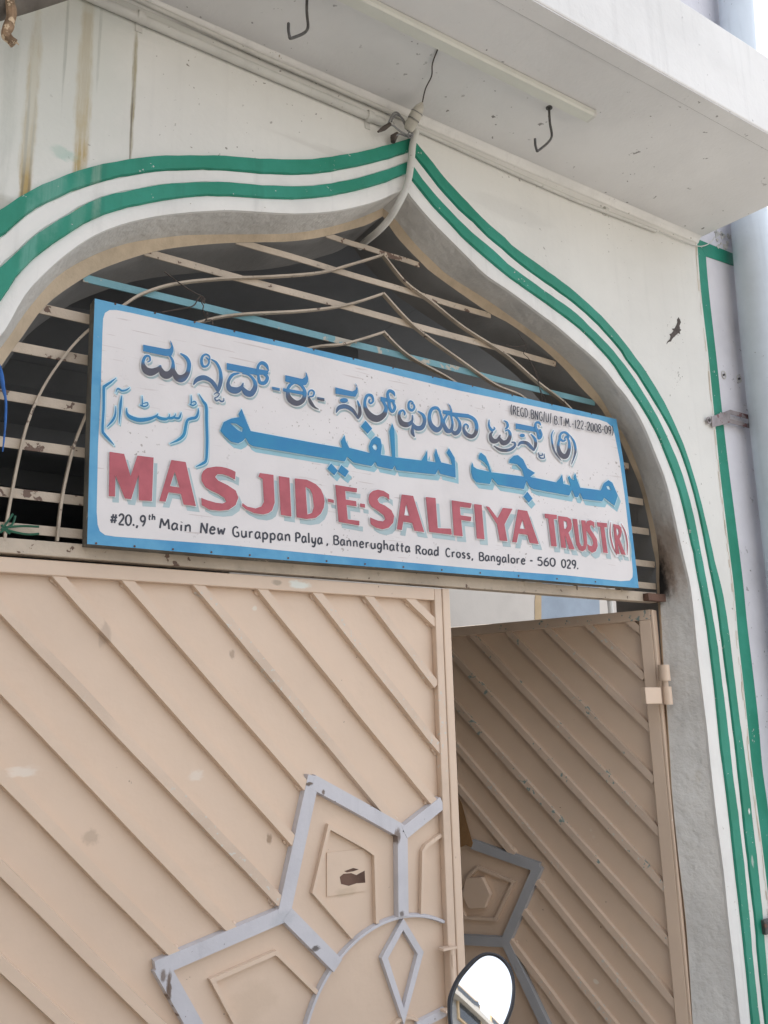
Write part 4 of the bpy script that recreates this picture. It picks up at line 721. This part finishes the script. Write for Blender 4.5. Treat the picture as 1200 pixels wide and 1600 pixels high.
def ribL(a, b, exA=False, exB=False):
    A, B = onL(*a), onL(*b); A.y = B.y = YL-.0004; d = (B-A)
    if exA:
        t = max((zin-A.z)/d.z, -9) if d.z < 0 else -9
        t2 = (xl0+.06-A.x)/d.x; tt = max(t, t2); A = A+d*tt
    if exB: B = B+d*max(0, (zbot+.06-B.z)/d.z)
    A = A-d.normalized()*.022 if exA else A; B = B+d.normalized()*.016
    pts = [A.lerp(B, i/9)+Vector((random.uniform(-.0011, .0011), 0, random.uniform(-.0011, .0011))) for i in range(10)]; m_ = MB().bar(pts, (0, -1, 0), RW, RD, taper=.08)
    welds(m_, A+d.normalized()*.024 if exA else A+d.normalized()*.01, d.normalized(), Vector((0, -1, 0)))
    if not exB: welds(m_, B-d.normalized()*.020, d.normalized(), Vector((0, -1, 0)))
    return m_.build('rib', 'gate' if random.random() < .5 else 'gateworn', gl)
for a, b, ea, eb in [((577, 934), (677, 1066), 1, 0), ((644, 940), (676, 971), 1, 0), ((497, 930), (686, 1170), 1, 0), ((412, 925), (673, 1249), 1, 0), ((312, 917), (616, 1284), 1, 0), ((203, 912), (474, 1224), 1, 0), ((95, 905), (457, 1313), 1, 0), ((0, 947), (433, 1404), 1, 0), ((0, 1072), (362, 1452), 1, 0), ((0, 1211), (272, 1490), 1, 0), ((0, 1356), (247, 1600), 1, 1), ((0, 1505), (101, 1599), 1, 1)]:
    ribL(a, b, ea, eb)
# circle of the star: fit in the gate plane
arc = [(697, 1440), (667, 1432), (630, 1433), (600, 1442), (567, 1460), (540, 1487), (517, 1517), (500, 1550), (483, 1590)]
ap = [onL(*p) for p in arc]
best = None
for ix in range(-40, 41):
    for iz in range(-60, 21):
        cx, cz_ = ap[2].x+ix*.01, ap[2].z-.45+iz*.01
        ds = [math.hypot(p.x-cx, p.z-cz_) for p in ap]; mu = sum(ds)/len(ds); er = sum((d-mu)**2 for d in ds)
        if best is None or er < best[0]: best = (er, cx, cz_, mu)
_, CX, CZ, CR = best
def flipz(P): return [Vector((p.x, p.y, 2*CZ-p.z)) for p in P]
def barsL(pts, wd, dp, mt, nm, mirror=True, closed=False, lift=.0006):
    P = [onL(*p) for p in pts]
    for p in P: p.y = YL-lift
    MB().bar(P, (0, -1, 0), wd, dp, closed=closed, taper=.06).build(nm, mt, gl)
    if mirror and min(p.z for p in P) > CZ+.02 or mirror == 2:
        MB().bar(flipz(P), (0, -1, 0), wd, dp, closed=closed, taper=.06).build(nm, mt, gl)
sw_ = .053
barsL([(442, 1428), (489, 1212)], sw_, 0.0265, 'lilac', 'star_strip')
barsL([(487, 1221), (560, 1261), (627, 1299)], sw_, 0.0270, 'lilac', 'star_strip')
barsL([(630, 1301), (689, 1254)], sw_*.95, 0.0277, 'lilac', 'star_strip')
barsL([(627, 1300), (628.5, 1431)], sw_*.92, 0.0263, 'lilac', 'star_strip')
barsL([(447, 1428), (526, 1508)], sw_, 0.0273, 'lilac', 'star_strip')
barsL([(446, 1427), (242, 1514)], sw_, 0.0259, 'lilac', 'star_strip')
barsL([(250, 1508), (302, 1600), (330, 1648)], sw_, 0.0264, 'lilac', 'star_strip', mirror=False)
RR = .015
C3 = [Vector((CX+CR*math.cos(t_), YL-.0007, CZ+CR*math.sin(t_))) for t_ in [math.radians(a) for a in range(40, 322, 4)]]
C3 = [p for p in C3 if p.x < xin-.001]
MB().bar(C3, (0, -1, 0), RR, .020, taper=.2).build('circle_rod', 'lilac', gl)
c4 = [Vector((CX+.085*math.cos(t_), YL-.0007, CZ+.085*math.sin(t_))) for t_ in [math.radians(a) for a in range(0, 360, 10)]]
MB().bar(c4, (0, -1, 0), RR, .014, closed=True, taper=.2).build('circle_rod', 'gate', gl)
barsL([(630, 1444), (601, 1497), (631, 1588), (657, 1489)], .026, .019, 'lilac', 'diamond', closed=True, mirror=2)
barsL([(652, 1604), (697, 1581)], .03, .019, 'lilac', 'diamond', mirror=False)
barsL([(590, 1443), (587, 1335), (572, 1324), (515, 1292), (491, 1394), (552, 1465)], RR, .018, 'gate', 'pentagon_rod')
barsL([(690, 1305), (667, 1322), (662, 1331), (660, 1428)], RR, .018, 'gate', 'pentagon_rod')
barsL([(369, 1600), (333, 1532), (431, 1489), (436, 1492), (498, 1553)], RR, .018, 'gate', 'pentagon_rod', mirror=False)
# patch plate with rusted tear
pp = [onL(*p) for p in ((514, 1333), (573, 1327), (574, 1393), (514, 1402))]
for p in pp: p.y = YL-.0006
MB().prism(pp, (0, -.0035, 0)).build('patch_plate', 'gate', gl)
tr = [onL(*p) for p in ((534, 1371), (540, 1366), (552, 1365), (560, 1368), (573, 1361), (574, 1380), (560, 1381), (548, 1385), (536, 1382))]
for p in tr: p.y = YL-.0046
MB().sheet([tr]).build('rust_tear', 'rust', gl)
tr2 = [onL(*p) for p in ((541, 1362), (555, 1357), (564, 1359), (556, 1362), (545, 1364))]
for p in tr2: p.y = YL-.0046
MB().sheet([tr2]).build('rust_tear', 'rust', gl)
# drop bolt on the stile
bx_ = onL(701, 1500).x; bz = onL(701, 1478).z
MB().tube([Vector((bx_-.006, YL-.044, bz+.006)), Vector((bx_-.006, YL-.044, bz-.24))], .010, 12).build('bolt_rod', 'gateworn', gl, smooth=True)
for dz in (0, -.20): MB().box((bx_-.05, YL-.056, bz+dz-.004), (bx_+.012, YL-.0225, bz+dz+.004)).build('bolt_bracket', 'gateworn', gl, bevel=.001)
MB().box((bx_-.012, YL-.057, bz-.06), (bx_+.0, YL-.054, bz-.02)).build('bolt_handle', 'gateworn', gl)
# --- right leaf, swung inwards about its hinge
HX = (at(1019, 953, YG).x+at(1078, 1580, YG).x)/2; ang = math.radians(112)
gr2 = thing('gate_leaf', 'half open beige steel gate leaf in shade with shade-darkened lilac star, right', 'gate', (HX, YG, .05))
dR = Vector((math.cos(ang), math.sin(ang), 0)); nR = Vector((-math.sin(ang), math.cos(ang), 0))
if nR.dot(CAM-Vector((HX, YG, 1))) < 0: nR = -nR
OR = Vector((HX, YG, 0))
def onR(px, py, h=.016): return atp(px, py, OR+nR*h, nR)
def uz(p): q = p-OR; return q.dot(dR), q.z
def w3(u, z, h): return OR+dR*u+Vector((0, 0, z))+nR*h
def boxR(m_, u0, u1, z0, z1, h0, h1):
    vs = [w3(u, z, h) for h in (h0, h1) for (u, z) in ((u0, z0), (u1, z0), (u1, z1), (u0, z1))]
    return m_.add(vs, [(0, 1, 2, 3), (4, 7, 6, 5), (0, 4, 5, 1), (1, 5, 6, 2), (2, 6, 7, 3), (3, 7, 4, 0)])
LW = xs-xl0-.01
zt = (uz(onR(1014, 953, .02))[1]+uz(onR(720, 979, .02))[1])/2; zi = (uz(onR(980, 972))[1]+uz(onR(800, 987))[1])/2
ui = (uz(onR(1000, 972))[0]+uz(onR(1044, 1452))[0])/2
boxR(MB(), 0.0, LW, .06, zt-.003, -.004, 0).build('sheet', 'gate', gr2)
boxR(MB(), 0.0, LW, zi, zt, .0003, .031).build('top_rail', 'gategreen', gr2, bevel=.003)
boxR(MB(), .0, ui, .06, zi-.0005, .0003, .031).build('hinge_stile', 'gate', gr2, bevel=.003)
boxR(MB(), -.012, -.0005, .06, zt-.001, -.03, .0305).build('hinge_edge', 'gate', gr2, bevel=.003)
boxR(MB(), LW-.06, LW, .06, zi-.0005, .0003, .031).build('lock_stile', 'gate', gr2, bevel=.003)
for i, (a, b) in enumerate([((985, 972), (1001, 985)), ((922, 979), (1003, 1055)), ((857, 984), (1012, 1135)), ((797, 990), (1018, 1215)), ((737, 992), (1030, 1300)), ((700, 1016), (1037, 1385)), ((700, 1088), (1044, 1470)), ((690, 1138), (1053, 1567)), ((690, 1199), (799, 1331)), ((843, 1382), (1056, 1645)), ((822, 1429), (1000, 1652)), ((801, 1475), (940, 1660))]):
    A, B = onR(*a), onR(*b); A -= nR*.0156; B -= nR*.0156; d = (B-A).normalized(); A -= d*.02; B += d*.02
    m_ = MB().bar([A.lerp(B, k/9)+dR*random.uniform(-.001, .001)+Vector((0, 0, random.uniform(-.001, .001))) for k in range(10)], nR, RW, RD, taper=.08)
    welds(m_, A+d*.024, d, nR); welds(m_, B-d*.02, d, nR)
    m_.build('rib', 'gategreen' if i in (3, 4, 5, 6) else 'gateworn', gr2, label='beige rib chipped to old green paint' if i in (4, 5) else None)
def barsR(pts, wd, dp, mt, nm, closed=False):
    P = [onR(*p)-nR*.0154 for p in pts]; MB().bar(P, nR, wd, dp, closed=closed, taper=.06).build(nm, mt, gr2)
barsR([(738, 1319), (843, 1356)], .05, 0.0265, 'lilac_shaded', 'star_strip')
barsR([(842, 1352), (789, 1474)], .05, 0.0271, 'lilac_shaded', 'star_strip')
barsR([(700, 1467), (790, 1472)], .05, 0.0261, 'lilac_shaded', 'star_strip')
barsR([(790, 1470), (853, 1602), (890, 1680)], .05, 0.0277, 'lilac_shaded', 'star_strip')
barsR([(727, 1375), (746, 1356), (802, 1378), (774, 1437), (727, 1434), (712, 1404)], .015, .018, 'gate', 'pentagon_rod', closed=True)
hx6 = [onR(*p, .0) for p in ((732, 1371), (757, 1369), (770, 1396), (762, 1417), (736, 1418), (726, 1396))]
MB().prism([p+nR*.0008 for p in hx6], nR*.03).build('hexagon_boss', 'gate', gr2, bevel=.003)
# hinge on the right jamb
hz = at(1040, 1055, .12).z; hxp = at(1038, 1052, .11); 
hb = Vector((hxp.x, .11, hz)); z0 = at(1040, 1064, .11).z; z1 = at(1036, 1039, .11).z; z2 = at(1040, 1101, .11).z; z3 = at(1040, 1073, .11).z
MB().tube([Vector((hb.x, .11, z0)), Vector((hb.x, .11, z1))], .026, 16).build('hinge_barrel', 'gate', gr2, smooth=True)
MB().tube([Vector((hb.x, .11, z3-.002)), Vector((hb.x, .11, z0+.002))], .014, 12).build('hinge_pin', 'gateworn', gr2, smooth=True)
MB().tube([Vector((hb.x+.006, .11, z2)), Vector((hb.x+.006, .11, z3))], .022, 16).build('hinge_barrel', 'gate', gr2, smooth=True)
s0_, s1_ = at(1008, 1100, .12), at(1031, 1074, .12)
MB().box((s0_.x, .112, s0_.z), (s1_.x-.002, .14, s1_.z)).build('hinge_strap', 'gate', gr2, bevel=.003)
# scrap of cardboard behind the closed leaf
cd = [onR(*p, .03) for p in ((712, 1235), (722, 1256), (731, 1290), (739, 1317), (737, 1324), (728, 1320), (716, 1326))]
tag(MB().prism(cd, nR*.004).build('cardboard_scrap', 'card', loc=tuple(cd[0])), 'torn brown cardboard scrap wedged between the two gate leaves', 'cardboard')
# ------------------------------------------------------------------ drain pipe, bracket, wall anchors at the right
dp = thing('drain_pipe', 'thick blue grey drain pipe running up the wall end', 'pipe', (4.1, -.1, 0))
rad = .098
def ctr(px, py):
    p = at(px, py, -.02); return Vector((p.x+rad*.55, -.105, p.z))
c_lo, c_hi = ctr(1190, 850), ctr(1145, 410); c_top = ctr(1124, 40)
dd = (c_lo-c_hi)/(c_hi.z-c_lo.z); c_bot = c_lo+Vector((dd.x*c_lo.z*.6, 0, -c_lo.z))
c_top2 = c_top+(c_top-c_hi)*.8
MB().tube(cr([tuple(c_bot), tuple(c_lo), tuple(c_hi), tuple(c_top), tuple(c_top2)], 8), rad, 28).build('pipe_shaft', 'drain', dp, smooth=True)
cz1 = c_hi.lerp(c_lo, .52)
MB().tube([cz1+Vector((0, 0, .006)), cz1-Vector((0, 0, .006))], rad+.003, 28).build('wire_band', 'hook', dp, smooth=True)
MB().tube([c_bot+Vector((0, 0, .5)), c_bot+Vector((0, 0, .62))], rad+.008, 28).build('coupling', 'drain', dp, smooth=True)
br = thing('pipe_bracket', 'stained steel angle bracket holding the drain pipe to the wall', 'bracket', tuple(at(1108, 657, -.01)))
q = [at(*p, -.012) for p in ((1111, 651), (1140, 640.5), (1140, 661), (1112, 668))]
MB().prism(q, (0, -.004, 0)).build('wall_plate', 'bracket', br)
lug = at(1107, 657, -.012); MB().prism([lug+Vector((math.cos(a)*.017, 0, math.sin(a)*.019)) for a in [i*math.pi/8 for i in range(16)]], (0, -.005, 0)).build('lug', 'bracket', br)
MB().tube([lug+Vector((0, -.004, 0)), lug+Vector((0, -.011, 0))], .008, 6).build('bolt_head', 'hook', br)
e0, e1 = at(1140, 640.5, -.013), at(1140, 661, -.013); dv = at(1174, 650, -.017)-e0; hh = (e0-e1)
for f0, f1 in ((0, .3), (.68, 1)): MB().prism([e1+hh*f0, e1+hh*f0+dv, e1+hh*f1+dv, e1+hh*f1], (0, -.004, 0)).build('slotted_arm', 'bracket', br)
MB().prism([e1+hh*.3+dv*.86, e1+hh*.3+dv, e1+hh*.68+dv, e1+hh*.68+dv*.86], (0, -.004, 0)).build('slotted_arm', 'bracket', br)
for (px, py, lab) in ((1130, 586, 'left of two small anchor rings in the side panel'), (1154, 592, 'right of two small anchor rings in the side panel, beside the pipe')):
    p = at(px, py, YP); an = thing('wall_anchor', lab, 'anchor', tuple(p), 'anchor rings in the side panel')
    MB().tube([p+Vector((math.cos(a)*.017, -.004, math.sin(a)*.021)) for a in [i*math.pi/8 for i in range(17)]], .0025, 7).build('ring', 'pvc', an, smooth=True)
    MB().tube([p, p+Vector((0, -.008, 0))], .006, 8).build('plug', 'hook', an, smooth=True)
cl = thing('pipe_clamp', 'small grey clamp block over the green stripe at the lower right', 'clamp', tuple(at(1196, 1447, -.01)))
q = at(1190, 1460, -.008); MB().box((q.x, -.03, q.z), (q.x+.09, -.008, q.z+.06)).build('clamp_block', 'hook', cl, bevel=.004)
q2 = at(1193, 1447, -.03); MB().tube([Vector((q2.x+.01, -.036, q2.z)), Vector((q2.x+.01, -.03, q2.z))], .009, 8).build('clamp_bolt', 'rust', cl)
wb = thing('loose_wire', 'short white wire looping off the wall end below the canopy', 'wire', tuple(at(1100, 380, -.01)))
MB().tube(cr([tuple(at(x, y, -.012)) for x, y in ((1030, 361), (1060, 374), (1088, 384), (1100, 384), (1110, 379), (1117, 370))], 4), .003, 7).build('strand', 'pvc', wb, smooth=True)
# ------------------------------------------------------------------ inside the gate
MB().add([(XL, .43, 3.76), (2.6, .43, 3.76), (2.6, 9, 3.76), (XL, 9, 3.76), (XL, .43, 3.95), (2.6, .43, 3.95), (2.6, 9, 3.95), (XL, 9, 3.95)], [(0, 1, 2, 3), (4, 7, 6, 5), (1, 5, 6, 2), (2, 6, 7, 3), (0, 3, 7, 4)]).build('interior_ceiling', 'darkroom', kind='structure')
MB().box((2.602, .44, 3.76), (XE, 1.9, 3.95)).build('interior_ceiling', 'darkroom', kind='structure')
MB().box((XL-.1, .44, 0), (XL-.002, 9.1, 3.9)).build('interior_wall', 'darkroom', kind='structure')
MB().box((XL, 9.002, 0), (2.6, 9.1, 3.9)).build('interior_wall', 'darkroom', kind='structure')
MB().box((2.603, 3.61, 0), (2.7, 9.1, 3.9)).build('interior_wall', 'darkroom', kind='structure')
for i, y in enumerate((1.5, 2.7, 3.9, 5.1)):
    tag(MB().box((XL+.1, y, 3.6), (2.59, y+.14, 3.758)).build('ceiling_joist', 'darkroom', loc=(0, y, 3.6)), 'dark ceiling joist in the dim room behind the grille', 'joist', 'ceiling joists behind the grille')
cb = thing('courtyard_building', 'pale inner building seen through the gap above the half open gate', 'building', (4, 3.4, 0))
YI = 3.4
MB().box((2.62, YI, 0), (9, YI+.2, 5.5)).build('wall', 'innerwall', cb)
pb = [at(x, y, YI-.004) for x, y in ((846, 1100), (846, 900), (850, 880), (870, 868), (900, 872), (925, 890), (936, 920), (942, 1100))]
MB().prism(pb, (0, .003, 0)).build('arched_panel', 'innerblue', cb)
pb = [at(x, y, YI-.006) for x, y in ((836, 1100), (836, 940), (839, 900), (846, 880), (852, 882), (848, 900), (846, 930), (846, 1100))]
MB().prism(pb, (0, .005, 0)).build('panel_edge', 'innertan', cb)
q = at(953, 940, 2.2); dpp = thing('inner_pipe', 'slim white pipe rising behind the top of the half open gate', 'pipe', (q.x, q.y, 0))
MB().tube([Vector((q.x, q.y, 0)), Vector((q.x, q.y, 3.5))], .022, 12).build('pipe_shaft', 'pvc', dpp, smooth=True)
MB().tube([Vector((q.x, q.y, q.z+.005)), Vector((q.x, q.y, q.z+.05))], .027, 12).build('coupling', 'pvc', dpp, smooth=True)
# ------------------------------------------------------------------ motorcycle whose mirror stands in front of the gate
mc = thing('motorcycle', 'parked motorcycle, its rear view mirror showing in front of the gate', 'motorcycle', (1.0, -1.3, 0))
mo = CAM+raydir(752, 1566).normalized()*1.32
vin = (mo-CAM).normalized(); rr = Vector((-vin.x*.9+.15, -vin.y*.9, 0)).normalized()*math.cos(math.radians(38))+Vector((0, 0, math.sin(math.radians(38))))
nM = (rr-vin).normalized()
ho = [(699, 1581), (700, 1557), (713, 1527), (732, 1504), (749, 1491), (766, 1487.5), (784, 1494), (799, 1511), (805.5, 1537), (804, 1568), (796, 1593), (785, 1615), (768, 1636), (748, 1645), (726, 1640), (709, 1622), (701, 1602)]
go = [(706.5, 1580), (708.5, 1559), (719, 1533), (737, 1510), (752, 1496.5), (766, 1493), (781, 1499), (794, 1515), (800, 1538), (798, 1566), (791, 1589), (780, 1610), (765, 1629), (748, 1637), (729, 1633), (715, 1618), (708, 1600)]
HO = [atp(x, y, mo, nM) for x, y in cr(ho, 4, True)]; GO = [atp(x, y, mo, nM) for x, y in cr(go, 4, True)]
cM = sum(HO, Vector())/len(HO)
def sc(P, s, h): return [cM+(p-cM)*s+nM*h for p in P]
hm = MB(); hm.loft([[p-nM*.001 for p in GO], [p+nM*.0035 for p in [g.lerp(h_, .35) for g, h_ in zip(GO, HO)]], sc(HO, .985, .003), sc(HO, 1, -.003), sc(HO, .98, -.014), sc(HO, .85, -.026), sc(HO, .55, -.034), sc(HO, .05, -.036)], closed=True)
hm.build('mirror_housing', 'blackpl', mc, smooth=True)
RC = 1.3
m_ = MB(); gr_ = []
for f in (1, .85, .7, .55, .4, .25, .1): gr_.append([(lambda p: p-nM*(-(((HO[0]-cM).length**2)*.6-(p-cM).length**2)/(2*RC)+.0005))(cM+(p-cM)*f) for p in GO])
m_.loft(gr_, closed=True); m_.add([gr_[-1][i] for i in range(len(GO))], [tuple(range(len(GO)))])
m_.build('mirror_glass', 'mirror', mc, smooth=True)
st0 = cM-nM*.03; hbz = mo.z-.24
hbx = Vector((mo.x+.10, mo.y+.02, hbz))
MB().tube(cr([tuple(st0), tuple(st0+Vector((.03, .01, -.06))), tuple(hbx+Vector((.0, 0, .08))), tuple(hbx)], 6), .006, 10).build('mirror_stem', 'blackpl', mc, smooth=True)
hd_ = Vector((.86, -.5, 0)).normalized(); fwd = Vector((.5, .86, 0)).normalized()     # handlebar runs along hd_, bike points along fwd
bc = hbx+hd_*.30+Vector((0, 0, -.03))
MB().tube(cr([tuple(hbx-hd_*.16-fwd*.05), tuple(hbx), tuple(bc-hd_*.1-Vector((0, 0, .05))), tuple(bc+hd_*.1-Vector((0, 0, .05))), tuple(bc+hd_*.3+Vector((0, 0, .03))), tuple(bc+hd_*.46-fwd*.05+Vector((0, 0, .03)))], 6), .011, 10).build('handlebar', 'chrome', mc, smooth=True)
MB().tube([hbx-hd_*.17-fwd*.053, hbx-hd_*.05-fwd*.018], .017, 12).build('grip', 'blackpl', mc, smooth=True)
wc = Vector((bc.x, bc.y, .3))+fwd*.22
def wheel(c):
    ax = hd_; u = fwd; vz = Vector((0, 0, 1)); tire = [c+(u*math.cos(a)+vz*math.sin(a))*.25 for a in [i*math.pi/16 for i in range(33)]]
    wb_ = MB().tube(tire, .045, 10).build('tyre', 'blackpl', mc, smooth=True)
    MB().tube([c+(u*math.cos(a)+vz*math.sin(a))*.2 for a in [i*math.pi/16 for i in range(33)]], .014, 8).build('rim', 'chrome', mc, smooth=True)
    m_ = MB().tube([c-ax*.05, c+ax*.05], .035, 12)
    for i in range(9):
        a = i*2*math.pi/9; m_.tube([c, c+(u*math.cos(a)+vz*math.sin(a))*.2], .004, 5)
    m_.build('hub', 'chrome', mc)
wheel(wc); wheel(wc-fwd*1.24)
for s_ in (-1, 1): MB().tube([bc+hd_*.07*s_-Vector((0, 0, .04)), wc+hd_*.07*s_], .018, 10).build('fork', 'chrome', mc, smooth=True)
hl = bc+fwd*.13-Vector((0, 0, .1)); MB().tube([hl-fwd*.08, hl-fwd*.03, hl+fwd*.03, hl+fwd*.05], [.04, .085, .095, .09], 18).build('headlight', 'chrome', mc, smooth=True)
tk = bc-fwd*.38-Vector((0, 0, .16)); MB().tube([tk+fwd*.26, tk+fwd*.18, tk, tk-fwd*.16, tk-fwd*.24], [.05, .11, .13, .10, .04], 16).build('fuel_tank', 'redpaint', mc, smooth=True)
MB().tube([tk-fwd*.2-Vector((0, 0, .02)), tk-fwd*.4-Vector((0, 0, .03)), tk-fwd*.75, tk-fwd*.9], [.05, .12, .13, .05], 14, flat=.6).build('seat', 'blackpl', mc, smooth=True)
MB().box(tuple(tk-fwd*.1-Vector((.13, .13, .42))), tuple(tk-fwd*.1+Vector((.13, .13, -.14)))).build('engine', 'hook', mc, bevel=.03)
MB().tube([tk-Vector((0, 0, .12)), tk-fwd*.5-Vector((0, 0, .2)), wc-fwd*1.24], .025, 8).build('frame_tube', 'blackpl', mc, smooth=True)
# ------------------------------------------------------------------ house across the street (shows in the mirror)
tb2 = thing('street_block', 'tall dark windowed block left behind the camera, only visible in the motorcycle mirror', 'building', (-6, -8, 0))
MB().box((-10, -14, 0), (-4.6, -2.5, 8.5)).build('wall', 'innerplaster', tb2)  # mirror building, its near end lengthened to block sky light from the left
MB().box((-10.2, -14.2, 8.502), (-4.35, -2.3, 8.72)).build('roof', 'concrete', tb2)
for i in range(3):
    for j in range(4):
        y0 = -12.9+i*2.3; z0 = .9+j*2.3; f_ = MB().box((-4.599, y0, z0), (-4.53, y0+1.5, z0+1.5)).build('window', 'innertan', tb2)
        MB().box((-4.529, y0+.08, z0+.08), (-4.52, y0+1.42, z0+1.42)).build('pane', 'dkglass', f_)
ob = thing('street_house', 'cream house across the street, only visible in the motorcycle mirror', 'house', (-4, -10.5, 0))
MB().box((-9, -16, 0), (1.2, -10.5, 6.2)).build('wall', 'opp', ob)
MB().box((-9.2, -16.2, 6.202), (1.4, -10.2, 6.5)).build('roof', 'concrete', ob)
for i in range(4):
    for j in range(2):
        x0 = -8+i*2.4; z0 = 1.0+j*2.9; f_ = MB().box((x0, -10.499, z0), (x0+1.2, -10.44, z0+1.4)).build('window', 'innertan', ob)
        MB().box((x0+.07, -10.439, z0+.07), (x0+1.13, -10.43, z0+1.33)).build('pane', 'dkglass', f_)
# tidy helper properties
for o in list(bpy.data.objects):
    if '_o' in o: del o['_o']
